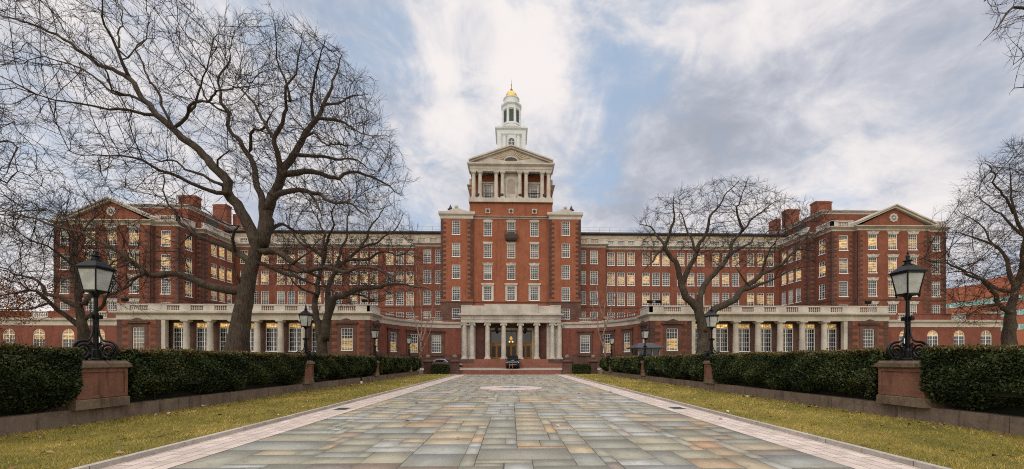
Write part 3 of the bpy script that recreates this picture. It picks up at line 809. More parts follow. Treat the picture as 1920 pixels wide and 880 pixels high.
def quoins(T, p, u, z0, z1, w=0.9, step=0.36, out=0.025, alt=True, side=1):
    """stone blocks up a corner at p, running along u*side"""
    z = z0; k = 0; mb = MB(); mb.obox(p, u, *((0, w * .5) if side > 0 else (-w * .5, 0)), -.06, .004, z0, z1)
    while z + step <= z1:
        ww = w if k % 2 == 0 else w * 0.62
        if k % 2 == 0 or alt: pass
        a, b = (0, ww) if side > 0 else (-ww, 0)
        if k % 2 == 0: mb.obox(p, u, a, b, -0.05, out, z + 0.01, z + step - 0.01)
        z += step; k += 1
    mb.build('quoin_stack', M['quoin'], T)
def baluster_panel(L, h):
    key = ('bal', round(L, 2), round(h, 2))
    if key in WIN: return WIN[key]
    m = MB(); m.box(-L / 2, L / 2, -0.16, 0.16, 0, h * 0.18); m.box(-L / 2, L / 2, -0.19, 0.19, h * 0.82, h)
    n = max(3, int(L / 0.24))
    for i in range(n):
        m.lathe([(0.075, h * 0.17), (0.05, h * 0.25), (0.095, h * 0.42), (0.045, h * 0.68), (0.075, h * 0.83)], (-L / 2 + (i + .5) * L / n, 0, 0), 7)
    WIN[key] = m.mesh('balustrade', M['limestone']); return WIN[key]
def parapet(parent, p, q, z, h, panels, mat='limestone', t=0.36):
    """stone parapet between p and q with open baluster panels [(centre distance, length)]"""
    u = unit(p, q); L = (Vector(q) - Vector(p)).length; n = (u[1], -u[0]); cur = 0.0
    for c, l in sorted(panels):
        a, b = c - l / 2, c + l / 2; m = MB()
        m.obox(p, u, cur, a, -t, 0.0, z, z + h - .1); m.obox(p, u, cur - 0.0, a, -t - .04, .05, z + h - .1, z + h + .015); m.build('parapet', M[mat], parent)
        put('balustrade', baluster_panel(l, h), parent, (p[0] + u[0] * c - n[0] * t / 2, p[1] + u[1] * c - n[1] * t / 2, z), math.atan2(u[1], u[0])); cur = b
    m = MB(); m.obox(p, u, cur, L, -t, 0.0, z, z + h - .1); m.obox(p, u, cur, L, -t - .04, .05, z + h - .1, z + h + .015)
    m.build('parapet', M[mat], parent)
def head(parent, kind, w, h=0.0):
    """stone window head, child of the window (local frame: top of window at z=h)"""
    key = ('head', kind, round(w, 2), round(h, 2))
    if key not in WIN:
        m = MB(); a = w / 2
        if kind == 'flat': m.prism([(-a - .05, -.05, h), (a + .05, -.05, h), (a + .16, -.05, h + .34), (-a - .16, -.05, h + .34)], (0, .1, 0))
        elif kind == 'key':
            m.prism([(-a - .05, -.06, h), (a + .05, -.06, h), (a + .22, -.06, h + .36), (-a - .22, -.06, h + .36)], (0, .1, 0))
            m.prism([(-.12, -.12, h - .0), (.12, -.12, h - .0), (.18, -.12, h + .46), (-.18, -.12, h + .46)], (0, .15, 0)); m.box(-a - .26, a + .26, -.10, .03, h + .36, h + .42)
        elif kind == 'arch':
            m.prism([(-a - .06, -.05, h), (a + .06, -.05, h), (a + .14, -.05, h + .30), (a * .5, -.05, h + .40), (-a * .5, -.05, h + .40), (-a - .14, -.05, h + .30)], (0, .1, 0))
        elif kind == 'full':
            m.box(-a - .26, -a, -.06, .06, -.1, h); m.box(a, a + .26, -.06, .06, -.1, h); m.box(-a - .26, a + .26, -.06, .06, h, h + .26); m.box(-a - .38, a + .38, -.2, .04, h + .26, h + .5)
        WIN[key] = m.mesh('lintel', M['limestone'])
    return child('lintel', WIN[key], parent)
def brown_surround(parent, w, h, kind):
    key = ('bs', kind, round(w, 2), round(h, 2))
    if key not in WIN:
        m = MB(); a = w / 2; b = a + .42
        m.box(-b, -a, -.05, .04, -.6, h + .02); m.box(a, b, -.05, .04, -.6, h + .02); m.box(-b, b, -.05, .04, h + .02, h + .5); m.box(-a, a, -.03, .04, -.6, -.1)
        if kind == 'ped':
            m.box(-b - .22, b + .22, -.28, .03, h + .5, h + .64)
            m.prism([(-b - .26, -.3, h + .64), (b + .26, -.3, h + .64), (0, -.3, h + 1.16)], (0, .33, 0))
            m.prism([(-b + .15, -.34, h + .70), (b - .15, -.34, h + .70), (0, -.34, h + 1.02)], (0, .03, 0))
        else: m.box(-b - .2, b + .2, -.26, .03, h + .5, h + .72)
        WIN[key] = m.mesh('surround', M['brownstone'])
    return child('surround', WIN[key], parent)
ROWS = [20.45 - 2.25, 17.0 - 2.25, 13.55 - 2.25, 10.1 - 2.1]       # sill heights of the four upper storeys
def golden(px, row, r):
    """which windows are lit, read off the photograph"""
    if row == 0: return 0.0 if 790 < px < 1130 else r.choice([0.95, 0.8, 1.0, 0.6, 0.85, 0.25])
    if row == 1: return 0.0 if 790 < px < 1130 else r.choice([0.9, 0.7, 0.0, 0.8, 0.4, 0.0])
    if row == 2: return 0.0 if 790 < px < 1130 else r.choice([0.0, 0.75, 0.5, 0.0, 0.2])
    return 0.0
def to_px(x, y): return CXP + FPX * (x * CY - y * SY) / dep(x, y)

# ------------------------------------------------------------------ long ranges on either side of the tower
for s in (-1, 1):
    T = thing('office_range', (s * 28, 68.5, 0), f'long red brick office range between tower and pedimented wing on the {SIDE[s]} side', 'office building', 'office blocks of the brick headquarters')
    ypr, yr = 67.4, 68.5
    path = [(11.15, ypr), (16.0, ypr), (16.0, yr), (46.6, yr)]
    wins = []
    for row, zs in enumerate(ROWS):
        h = 2.25 if row < 3 else 2.1
        for x in (12.05, 14.05): wins.append((s * x, ypr, zs, 1.28, h, False, row))
        for b in range(5):
            xc = atx(1165 + 65.4 * b, yr) - 0.05
            if row == 3 and b > 1: continue
            for d in (-1.74, 0, 1.74): wins.append((s * (xc + d), yr, zs, 1.28, h, False, row))
    w = MB(); placed = facade(w, mir(path, s), 0.0, 21.0, wins)
    w.face(*[(s * x, y, 20.98) for x, y in ((11.15, yr), (46.6, yr), (46.6, 71), (11.15, 71))])
    w.build('wall', M['brick'], T)
    for wn, u, x, y in placed:
        px = to_px(x, y)
        lit = golden(px, wn[6], wr)
        add_window(T, x, y, wn[2], u, wn[3], wn[4], lit=lit, zlo=wr.uniform(0.1, 0.7), zhi=wr.uniform(1.55, 1.95))
    m = MB(); m.sweep(mir(path, s), cornice(20.95, 0.55, 0.5)); m.build('cornice', M['limestone'], T)
    m = MB(); m.sweep(mir(path, s), band(9.2 + 0.0, 9.42, 0.05)) if False else m.sweep(mir(path, s), band(10.75, 10.92, 0.04)); m.build('belt_course', M['quoin'], T)
    # parapet with baluster panels over each triple, set-back attic storey, metal roof with railing
    a, b = mir([(16.0, yr), (46.6, yr)], s); L = 30.6
    pans = []
    for q in range(5):
        xc = atx(1165 + 65.4 * q, yr) - 0.05
        for d in (-1.74, 0, 1.74): pans.append((((xc + d) - 16.0) if s > 0 else (46.6 - (xc + d)), 1.15))
    parapet(T, a, b, 21.5, 1.15, [p for p in pans if 0.8 < p[0] < L - 0.8])
    a, b = mir([(11.15, ypr), (16.0, ypr)], s); parapet(T, a, b, 21.5, 1.1, [(1.0, 1.2), (3.0, 1.2)])
    ya = 70.6; ap = mir([(11.15, ya), (50.5, ya)], s); at_w = []
    for q in range(5):
        xc = atx(1165 + 65.4 * q, yr) - 0.05
        for d in (-1.74, 0, 1.74): at_w.append((s * (xc + d) * 1.03, ya, 22.35, 1.15, 1.1, False))
    m = MB(); pl = facade(m, ap, 21.0, 24.1, at_w); m.build('attic_wall', M['limestone_warm'], T)
    for wn, u, x, y in pl: add_window(T, x, y, wn[2], u, wn[3], wn[4], nx=4, nz=3)
    m = MB(); m.sweep(ap, [(0, 24.0), (.15, 24.0), (.45, 24.2), (.45, 24.42), (0, 24.42)]); m.build('gutter', M['slate'], T)
    m = MB(); xa, xb = sorted((s * 10.5, s * 50.5)); m.prism([(xa, 70.2, 24.43), (xa, 75.5, 25.6), (xa, 90, 25.6), (xa, 90, 24.43)], (xb - xa, 0, 0)); m.build('roof', M['roof'], T)
    m = MB()
    for z in (25.75, 26.25): m.tube([(xa, 73.2, z), (xb, 73.2, z)], 0.022, 4)
    n = int(abs(xb - xa) / 1.9)
    for i in range(n + 1): m.tube([(xa + (xb - xa) * i / n, 73.2, 25.0), (xa + (xb - xa) * i / n, 73.2, 26.27)], 0.022, 4)
    m.build('railing', M['rim'], T)

# ------------------------------------------------------------------ projecting wings
for s in (-1, 1):
    T = thing('office_wing', (s * 57, 59, 0), f'red brick wing with pedimented front behind the colonnade on the {SIDE[s]} side', 'office building', 'office blocks of the brick headquarters')
    yf = 58.7
    path = [(46.6, 68.5), (46.6, 61.8), (47.9, 61.8), (47.9, yf), (51.4, yf), (51.4, yf - .5), (62.3, yf - .5), (62.3, yf), (65.4, yf), (65.4, 82)]
    wins = []
    for row, zs in enumerate(ROWS):
        h = 2.3 if row < 3 else 2.1
        for x, y in ((49.7, yf), (53.7, yf - .5), (56.75, yf - .5), (59.8, yf - .5), (63.9, yf)): wins.append((s * x, y, zs + .1, 1.36, h, False, row, 'front'))
        if row < 3:
            wins.append((s * 47.9, 60.55, zs, 1.36, h, False, row, 'side'))
            for y in (63.85, 65.6, 67.3): wins.append((s * 46.6, y, zs, 1.24, h, False, row, 'side'))
    w = MB(); P = mir(path, s); placed = facade(w, P, 0.0, 21.3, wins)
    w.face(*[(s * x, y, 21.29) for x, y in ((47.9, 61.8), (65.4, 61.8), (65.4, 82), (46.6, 82), (46.6, 61.8))]); w.face(*[(s * x, y, 21.28) for x, y in ((47.9, yf), (65.4, yf), (65.4, 61.8), (47.9, 61.8))])
    w.build('wall', M['brick'], T)
    for wn, u, x, y in placed:
        r_ = wn[6]; lit = wr.choice([0.9, 0.75, 0.5, 1.0]) if r_ < 2 else wr.choice([0.0, 0.5, 0.3, 0.0]) if r_ == 2 else 0.0
        if abs(x) > 63: lit *= 0.0
        o = add_window(T, x, y, wn[2], u, wn[3], wn[4], lit=lit, zlo=wr.uniform(.2, .6), zhi=wr.uniform(1.6, 1.9))
        if abs(abs(x) - 56.75) < 3.2: head(o, 'key', wn[3], wn[4])
    m = MB(); m.sweep(P, cornice(21.15, 0.6, 0.55)); m.build('cornice', M['limestone'], T)
    m = MB(); m.sweep(P, band(10.7, 10.95, 0.05)); m.build('belt_course', M['quoin'], T)
    m = MB(); F = (1, 0)
    for x0, side in ((47.9, 1), (51.4, -1), (51.4, 1), (62.3, -1), (62.3, 1), (65.4, -1)):
        yy = yf - .5 if (x0, side) in ((51.4, 1), (62.3, -1)) else yf
        quoins(T, (s * x0, yy), F, 7.9, 21.1, 0.78, side=side * s, out=.03)
    for y0, x0, sd in ((58.7, 47.9, -1), (61.8, 46.6, 1)):
        uu = (0, -1) if s > 0 else (0, 1)
        quoins(T, (s * x0, y0 + (0 if sd < 0 else 0)), uu, 7.9, 21.1, 0.78, side=(-1 if s > 0 else 1), out=.03)
    quoins(T, (s * 46.6, 61.8), F, 7.9, 21.1, 0.85, side=s, out=.03); quoins(T, (s * 47.9, 61.8), F, 7.9, 21.1, 0.5, side=-s, out=.03)
    # pediment
    x0, x1, zc, zp = 51.0, 62.7, 21.77, 24.75; xm = (x0 + x1) / 2; yp = yf - .5
    m = MB(); m.prism([(s * (x0 + .5), yp + .02, zc), (s * (x1 - .5), yp + .02, zc), (s * xm, yp + .02, zp - .35)], (0, 4.0, 0)); m.build('tympanum', M['brick'], T)
    m = MB()
    for sx in (-1, 1):
        xe = s * (xm + sx * (x1 - x0) / 2 + sx * .25); xa = s * xm
        for dz, ov, th in ((0.0, .35, .28), (.28, .55, .2)):
            m.prism([(xe, yp - ov, zc + dz), (xa, yp - ov, zp + dz - .3), (xa, yp - ov, zp + dz - .3 + th), (xe, yp - ov, zc + dz + th)], (0, ov + 4.2, 0))
    m.build('raking_cornice', M['limestone'], T)
    m = MB(); cxm, czm = s * xm, 23.05
    m.prism([(cxm + .62 * math.cos(a) * (1.12 if i % 2 == 0 else .95), yp - .06, czm + .62 * math.sin(a) * (1.12 if i % 2 == 0 else .95)) for i, a in enumerate(np.linspace(0, 2 * PI, 17)[:-1])], (0, .1, 0))
    rw = m.build('round_window', M['limestone'], T)
    m = MB(); m.prism([(cxm + .36 * math.cos(a), yp - .07, czm + .36 * math.sin(a)) for a in np.linspace(0, 2 * PI, 17)[:-1]], (0, .02, 0)); m.build('pane', M['darkglass'], rw)
    m = MB()
    for a in range(4):
        c, sn = math.cos(a * PI / 4), math.sin(a * PI / 4)
        m.tube([(cxm - .36 * c, yp - .085, czm - .36 * sn), (cxm + .36 * c, yp - .085, czm + .36 * sn)], .022, 4)
    m.build('tracery', M['white'], rw)
    # parapets
    for pa, pb, pn in (((46.6, 68.5), (46.6, 61.8), [(1.6, 1.6), (4.0, 1.6)]), ((47.9, 61.8), (47.9, yf), [(1.5, 1.4)]), ((47.9, yf), (51.2, yf), [(1.75, 1.5)]), ((62.5, yf), (65.4, yf), [(1.4, 1.5)])):
        LL = (Vector(pb) - Vector(pa)).length
        if s < 0: pa, pb, pn = (-pb[0], pb[1]), (-pa[0], pa[1]), [(LL - c, l) for c, l in pn]
        parapet(T, pa, pb, 21.77, .98, pn)
    # set-back attic, its cornice, hipped roof, chimneys
    ap = mir([(49.6, 82), (49.6, 62.6), (63.4, 62.6), (63.4, 82)], s); m = MB(); facade(m, ap, 21.25, 25.2, []); m.build('attic_wall', M['brick'], T)
    m = MB(); m.sweep(ap, cornice(25.15, .5, .45)); m.build('attic_cornice', M['limestone'], T)
    m = MB(); xs = [s * 49.6, s * 63.4, s * 58.5, s * 54.5]
    b = [m.vert((xs[0], 62.6, 25.62)), m.vert((xs[1], 62.6, 25.62)), m.vert((xs[1], 82, 25.62)), m.vert((xs[0], 82, 25.62)), m.vert((xs[3], 67.5, 27.3)), m.vert((xs[2], 67.5, 27.3)), m.vert((xs[2], 80, 27.3)), m.vert((xs[3], 80, 27.3))]
    for q in ((0, 1, 5, 4), (1, 2, 6, 5), (2, 3, 7, 6), (3, 0, 4, 7), (4, 5, 6, 7), (0, 3, 2, 1)): m.f.append([b[i] for i in q])
    m.build('roof', M['roof'], T)
    for (xa, xb, y0, y1, z1) in ((50.5, 53.2, 65.2, 66.4, 28.2), (51.7, 54.2, 74.0, 75.2, 30.2)):
        a, c = sorted((s * xa, s * xb)); m = MB(); m.box(a, c, y0, y1, 25.3, z1 - .25); m.box(a - .08, c + .08, y0 - .08, y1 + .08, z1 - .25, z1); m.box(a + .15, c - .15, y0 + .15, y1 - .15, z1, z1 + .15); m.build('chimney', M['brick'], T)
    m = MB(); a, c = sorted((s * 50.6, s * 51.6)); m.box(a, c, 75.4, 77.5, 25.6, 29.0); m.build('dormer', M['brick'], T)
    m = MB(); a, c = sorted((s * 49.55, s * 49.68)); m.box(a, c, 66.2, 68.6, 23.2, 24.9); m.build('louvre', M['louvre'], T)

# ------------------------------------------------------------------ low arcaded wings outside the colonnades
for s in (-1, 1):
    x1 = 72.5 if s > 0 else 84.0; yl = 57.6
    T = thing('low_wing', (s * 64, yl, 0), f'low brick wing with round arched windows beside the colonnade on the {SIDE[s]} side', 'office building', 'low blocks of the brick headquarters')
    path = [(47.95, yl), (x1, yl), (x1, 70)]
    wins = [(s * x, yl, 3.3, 1.7, 3.0, True) for x in (51.0, 54.3, 58.0, 62.2, 66.2, 70.3, 74.5, 78.7) if x < x1 - 1.5]
    m = MB(); pl = facade(m, mir(path, s), 0, 7.0, wins); m.face(*[(s * x, y, 6.98) for x, y in ((47.95, yl), (x1, yl), (x1, 70), (47.95, 70))]); m.build('wall', M['brick_low'], T)
    for wn, u, x, y in pl: add_window(T, x, y, wn[2], u, wn[3], wn[4], nx=4, nz=4, arch=True, dbl=True, lit=.8 if abs(x) < 70 else 0.4, zlo=(2.1 if s > 0 else 1.5), zhi=2.85)
    m = MB(); m.sweep(mir(path, s), [(0, 6.75), (.05, 6.75), (.05, 7.3), (.35, 7.5), (.4, 7.78), (0, 7.8)]); m.build('cornice', M['limestone'], T)
    m = MB(); m.sweep(mir(path, s), band(0.0, 2.6, .06)); m.build('plinth', M['brownstone'], T)
    pa, pb = mir([(47.95, yl), (x1, yl)], s); LL = x1 - 47.95
    pn = [(51.0, 1.9), (58.0, 2.2), (66.2, 2.4), (54.4, 1.9), (74.5, 2.4)]
    pn = [((x - 47.95) if s > 0 else (x1 - x), l) for x, l in pn if x < x1 - 2]
    parapet(T, pa, pb, 7.8, .95, pn, mat='brick_low', t=.3)

# ------------------------------------------------------------------ colonnaded pavilions
def column_mesh(h, r, kind):
    key = ('col', h, r, kind)
    if key in WIN: return WIN[key]
    m = MB(); k = 20
    m.box(-r * 1.28, r * 1.28, -r * 1.28, r * 1.28, 0, .14)
    prof = [(r * 1.26, .14), (r * 1.3, .2), (r * 1.26, .26), (r * 1.08, .28), (r * 1.1, .34), (r, .4)]
    for i in range(1, 9):
        f = i / 8; prof.append((r * (1 - .15 * f ** 1.6), .4 + (h - .82) * f))
    prof += [(r * .92, h - .38), (r * .86, h - .34), (r * .95, h - .28)]
    m.lathe(prof, k=k)
    if kind == 'ionic':
        m.box(-r * 1.12, r * 1.12, -r * .95, r * .95, h - .30, h - .14); m.box(-r * 1.3, r * 1.3, -r * 1.1, r * 1.1, h - .1, h)
        m.box(-r * 1.2, r * 1.2, -r * 1.0, r * 1.0, h - .15, h - .1)
        for sx in (-1, 1):
            pts = [(sx * r * 1.12 + r * .33 * math.cos(a), -r * 1.02, h - .34 + r * .33 * math.sin(a)) for a in np.linspace(0, 2 * PI, 13)[:-1]]
            m.prism(pts, (0, r * 2.04, 0))
            pts = [(sx * r * 1.12 + r * .12 * math.cos(a), -r * 1.07, h - .34 + r * .12 * math.sin(a)) for a in np.linspace(0, 2 * PI, 9)[:-1]]
            m.prism(pts, (0, r * 2.14, 0))
    else: m.frustum(0, 0, h - .28, h - .16, r * .95, r * .95, r * 1.2, r * 1.2); m.box(-r * 1.25, r * 1.25, -r * 1.25, r * 1.25, h - .16, h)
    WIN[key] = m.mesh('column', M['limestone'], False); return WIN[key]
for s in (-1, 1):
    yl, x0, x1, c0, c1 = 49.7, 17.4, 47.9, 22.68, 42.6
    T = thing('colonnade_pavilion', (s * 33, yl, 0), f'single storey pavilion with limestone columns and tall windows on the {SIDE[s]} side', 'pavilion', 'low blocks of the brick headquarters')
    # end blocks (brick, pedimented window), inner side wall
    for pth, wl in ((((17.4, 53.6), (17.4, yl), (c0 - .02, yl)), [(17.4, 52.0), (20.2, yl)]), (((c1 + .02, yl), (x1, yl), (x1, 57.6)), [(45.3, yl)])):
        wins = [(s * x, y, 3.1, 1.45, 2.75, False) for x, y in wl]; P = mir(list(pth), s)
        m = MB(); pl = facade(m, P, 0.0, 6.86, wins); m.build('wall', M['brick'], T)
        for wn, u, x, y in pl:
            o = add_window(T, x, y, wn[2], u, wn[3], wn[4], nx=4, nz=6, lit=(0.55 if abs(x) < 40 else 0.0) if s > 0 else (0.5 if abs(x) < 40 else .15), zlo=0.1, zhi=1.5)
            brown_surround(o, 1.45, 2.75, 'ped')
        m = MB(); m.sweep(P, band(0, 2.5, .05)); m.build('plinth', M['brownstone'], T)
    m = MB()
    for xx, sd in ((17.4, 1), (c0 - .02, -1), (c1 + .02, 1), (x1, -1)): quoins(T, (s * xx, yl), (1, 0), 2.5, 6.8, 1.25, .42, side=sd * s, out=.03)
    uu = (0, -1) if s > 0 else (0, 1); quoins(T, (s * 17.4, yl), uu, 2.5, 6.8, .7, .42, side=(-1 if s > 0 else 1), out=.03)
    # recessed window wall
    yw = yl + 1.15; bay = (c1 - c0) / 7; P = mir([(c0 - .3, yw), (c1 + .3, yw)], s)
    wins = [(s * (c0 + bay * (i + .5)), yw, 3.0, 1.95, 3.55, False) for i in range(7)]
    m = MB(); pl = facade(m, P, 0.0, 6.84, wins); m.face(*[(s * x, y, 6.84) for x, y in ((c0, yl), (c1, yl), (c1, yw), (c0, yw))]); m.build('window_wall', M['brownstone'], T)
    for wn, u, x, y in pl: add_window(T, x, y, wn[2], u, wn[3], wn[4], nx=6, nz=6, dbl=True, trans=5, lit=wr.choice([1.15, 1.0, 1.15]), zlo=2.98, zhi=3.45)
    m = MB(); a, b = sorted((s * c0, s * c1)); m.box(a, b, yl - .35, yw + .2, 0.0, 2.5); m.build('podium', M['limestone'], T)
    cm = column_mesh(4.3, .36, 'doric')
    for i in range(1, 7): put('column', cm, T, (s * (c0 + bay * i), yl + .22, 2.5))
    for xx in (c0 + .22, c1 - .22):
        m = MB(); m.box(s * xx - .24, s * xx + .24, yl + .01, yl + .5, 2.5, 6.82); m.build('pilaster', M['limestone'], T)
    # entablature, balustrade
    P = mir([(17.4, 53.6), (17.4, yl), (x1, yl), (x1, 57.6)], s)
    m = MB(); m.sweep(P, [(-.45, 6.8), (.06, 6.8), (.06, 7.38), (.14, 7.42), (.5, 7.6), (.5, 7.8), (-.45, 7.82)]); m.build('cornice', M['limestone'], T)
    m = MB(); m.face(*[(s * x, y, 7.79) for x, y in ((17.4, yl), (x1, yl), (x1, 57.6), (17.4, 57.6))]); m.build('roof', M['roof'], T)
    pn = [(20.2, 2.2)] + [(c0 + bay * (i + .5), 1.55) for i in range(7)] + [(45.3, 2.2)]
    pa, pb = mir([(17.4, yl), (x1, yl)], s); parapet(T, pa, pb, 7.8, .92, [((x - 17.4) if s > 0 else (x1 - x), l) for x, l in pn])
    pa, pb = mir([(17.4, 53.6), (17.4, yl)], s); parapet(T, pa, pb, 7.8, .92, [])

# ------------------------------------------------------------------ curved link walls to the portico
for s in (-1, 1):
    T = thing('curved_link', (s * 14, 60, 0), f'curved brick wall between the portico and the pavilion on the {SIDE[s]} side', 'curved wall', 'low blocks of the brick headquarters')
    B0, B1, B2 = Vector((7.75, 62.3)), Vector((15.9, 62.2)), Vector((17.4, 53.6)); N = 24
    bz = lambda t: B0 * (1 - t) ** 2 + B1 * 2 * t * (1 - t) + B2 * t * t
    pts = [bz(i / N) for i in range(N + 1)]
    # facade: outward normal must face the court -> run from the pavilion to the portico on the right, reversed on the left
    P = [(s * p.x, p.y) for p in pts]
    P = P[::-1] if s < 0 else P
    # right-hand side seen from the court: the path runs from the portico outwards (left to right)
    m = MB(); facade(m, P, 0.0, 7.0, [])
    m.build('wall', M['brick_low'], T)
    m = MB(); m.sweep(P, band(0, 2.55, .05)); m.sweep(P, band(2.55, 2.75, .09)); m.build('plinth', M['brownstone'], T)
    m = MB(); m.sweep(P, [(-.4, 6.85), (.05, 6.85), (.05, 7.3), (.3, 7.5), (.36, 7.78), (-.4, 7.8)]); m.build('cornice', M['limestone'], T)
    m = MB(); m.face(*([(x, y, 7.76) for x, y in P] + [(s * 17.4, 66, 7.76), (s * 7.75, 66, 7.76)] if s > 0 else [(x, y, 7.76) for x, y in P] + [(s * 7.75, 66, 7.76), (s * 17.4, 66, 7.76)])); m.build('roof', M['roof'], T)
    m = MB(); m.sweep(P, [(-.25, 8.42), (-.1, 8.42), (-.1, 8.52), (-.25, 8.52)]); m.sweep(P, [(-.22, 7.8), (-.13, 7.8), (-.13, 8.1), (-.22, 8.1)])
    m.build('parapet', M['brick_low'], T)
    for i, tpx in enumerate((1097.5, 1140, 1178)):
        best = min(np.linspace(.02, .98, 400), key=lambda t: abs(to_px(bz(t).x, bz(t).y) - tpx))
        p = bz(best); d = (bz(best + .01) - bz(best - .01)).normalized(); d = Vector((s * d.x, d.y)) * s
        n = Vector((d.y, -d.x)); x, y = s * p.x + n.x * .02, p.y + n.y * .02
        o = add_window(T, x + n.x * .17, y + n.y * .17, 3.1, (d.x, d.y), 1.45, 2.65, nx=4, nz=6, lit=0.0 if i < 1 else .45, zlo=.1, zhi=1.3)
        brown_surround(o, 1.45, 2.65, 'flat')
        if i < 2:
            put('balustrade', baluster_panel(1.9, .6), T, (s * p.x - n.x * .18, p.y - n.y * .18, 7.82), math.atan2(d.y, d.x))

# ------------------------------------------------------------------ central tower
T = thing('office_tower', (0, 64, 0), 'tall central brick tower with a temple front and white gold domed spire', 'tower')
yc, yb = 64.0, 63.6
TR = [24.0 - 2.2, 20.5 - 2.2, 17.05 - 2.2, 13.55 - 2.2, 10.1 - 1.65]
wins = []
for row in range(4):
    for x in (-3.72, 0, 3.72): wins.append((x, yc, TR[row] + (.15 if row == 3 else 0) - .05, 1.32, 2.2, False, row, 'c'))
for row in range(5):
    for x in (-8.72, 8.72): wins.append((x, yb, TR[row], 1.3, 2.2 if row < 4 else 1.65, False, row, 'b'))
path = [(-11.15, 80), (-11.15, yb), (-6.05, yb), (-6.05, yc), (6.05, yc), (6.05, yb), (11.15, yb), (11.15, 80)]
m = MB(); pl = facade(m, path, 0.0, 24.75, wins)
m.face(*[(x, y, 24.72) for x, y in ((-11.15, yb), (11.15, yb), (11.15, 80), (-11.15, 80))]); m.build('wall', M['brick_tower'], T)
for wn, u, x, y in pl:
    o = add_window(T, x, y, wn[2], u, wn[3], wn[4], nx=4, nz=6 if wn[4] > 2 else 4, lit=.12 if wn[6] == 1 else 0.0, zlo=.6, zhi=1.7)
    if wn[7] == 'c': head(o, ['arch', 'flat', 'key', 'full'][wn[6]], wn[3], wn[4])
m = MB()
for x, yy, sd in ((-11.15, yb, 1), (-6.05, yb, -1), (6.05, yb, 1), (11.15, yb, -1)): quoins(T, (x, yy), (1, 0), 11.6, 24.3, .85, .37, side=sd, out=.03)
m = MB(); m.sweep(path, band(11.05, 11.2, .10)); m.build('belt_course', M['quoin'], T)
m = MB(); m.sweep([(-11.15, 66), (-11.15, yb), (-6.05, yb)], band(7.6, 11.04, .03)); m.sweep([(6.05, yb), (11.15, yb), (11.15, 66)], band(7.6, 11.04, .03))
# cut the band back behind the corner windows by building it in pieces
for sx in (-1, 1):
    m = MB(); P = [(6.05, 7.6), (11.17, 7.6), (11.17, 11.04), (6.05, 11.04)]
    for x0, x1, z0, z1 in ((6.05, 8.05, 7.6, 11.04), (9.4, 11.17, 7.6, 11.04), (8.05, 9.4, 7.6, 8.4), (8.05, 9.4, 10.15, 11.04)): m.box(*sorted((sx * x0, sx * x1)), yb - .03, yb + .02, z0, z1)
    m.build('base_course', M['brownstone'], T)
for sx in (-1, 1):
    P = [(-11.15, 72), (-11.15, yb), (-6.05, yb), (-6.05, 64.4)] if sx < 0 else [(6.05, 64.4), (6.05, yb), (11.15, yb), (11.15, 72)]
    m = MB(); m.sweep(P, [(-.4, 24.3), (.05, 24.3), (.05, 24.75), (.12, 24.8), (.32, 24.98), (.32, 25.36), (-.4, 25.38)]); m.build('cornice', M['limestone'], T)
    c = sx * 8.6
    m = MB(); m.prism([(c - 2.3, yb - .1, 25.38), (c + 2.3, yb - .1, 25.38), (c + 1.2, yb - .1, 25.6), (c + .5, yb - .1, 25.9), (c - .5, yb - .1, 25.9), (c - 1.2, yb - .1, 25.6)], (0, .7, 0)); m.build('parapet', M['limestone'], T)
    m = MB(); m.lathe([(.16, 25.88), (.10, 25.98), (.28, 26.12), (.32, 26.3), (.24, 26.48), (.02, 26.6)], (c + .1 * sx, yb + .3, 0), 10); m.build('urn', M['limestone'], T)
    m = MB(); m.lathe([(.2, 25.4), (.12, 25.8), (.25, 25.95), (.50, 26.15), (.25, 26.25), (.2, 26.5), (.03, 26.9)], (c + 1.15 * sx, 64.6, 0), 10); m.build('urn', M['slate'], T)
m = MB(); m.box(-6.0, 6.0, yc - .08, yc + .2, 24.45, 24.9); m.build('cornice', M['limestone'], T)
# balcony
m = MB(); m.box(-1.05, 1.05, yc - .75, yc, 21.75, 21.88); m.prism([(-.95, yc - .7, 21.2), (.95, yc - .7, 21.2), (1.05, yc - .75, 21.75), (-1.05, yc - .75, 21.75)], (0, .74, 0)); m.prism([(-.8, yc - .55, 20.92), (.8, yc - .55, 20.92), (.95, yc - .7, 21.2), (-.95, yc - .7, 21.2)], (0, .54, 0))
for i in range(15): m.tube([(-1.02 + i * 2.04 / 14, yc - .72, 21.86), (-1.02 + i * 2.04 / 14, yc - .72, 22.3)], .02, 4)
m.box(-1.06, 1.06, yc - .76, yc - .68, 22.28, 22.36); m.build('balcony', M['balcony'], T)
# attic under the temple front with three rosettes
m = MB(); facade(m, [(-6.9, 78), (-6.9, 66.6), (-6.6, 66.6), (-6.6, yc + .12), (6.6, yc + .12), (6.6, 66.6), (6.9, 66.6), (6.9, 78)], 24.7, 27.1, []); m.face((-6.6, yc, 27.08), (6.6, yc, 27.08), (6.6, 78, 27.08), (-6.6, 78, 27.08)); m.build('attic_wall', M['brick_tower'], T)
for x in (-3.72, 0, 3.72):
    m = MB(); m.box(x - .38, x + .38, yc - .02, yc + .15, 25.35, 26.1); ro = m.build('rosette', M['limestone'], T)
    m = MB(); m.prism([(x + .27 * math.cos(a), yc - .05, 25.72 + .27 * math.sin(a)) for a in np.linspace(0, 2 * PI, 9)[:-1]], (0, .04, 0)); m.build('carving', M['quoin'], ro)
m = MB(); m.box(-6.75, 6.75, yc - .25, 66.5, 27.1, 27.75); m.build('plinth', M['limestone'], T)
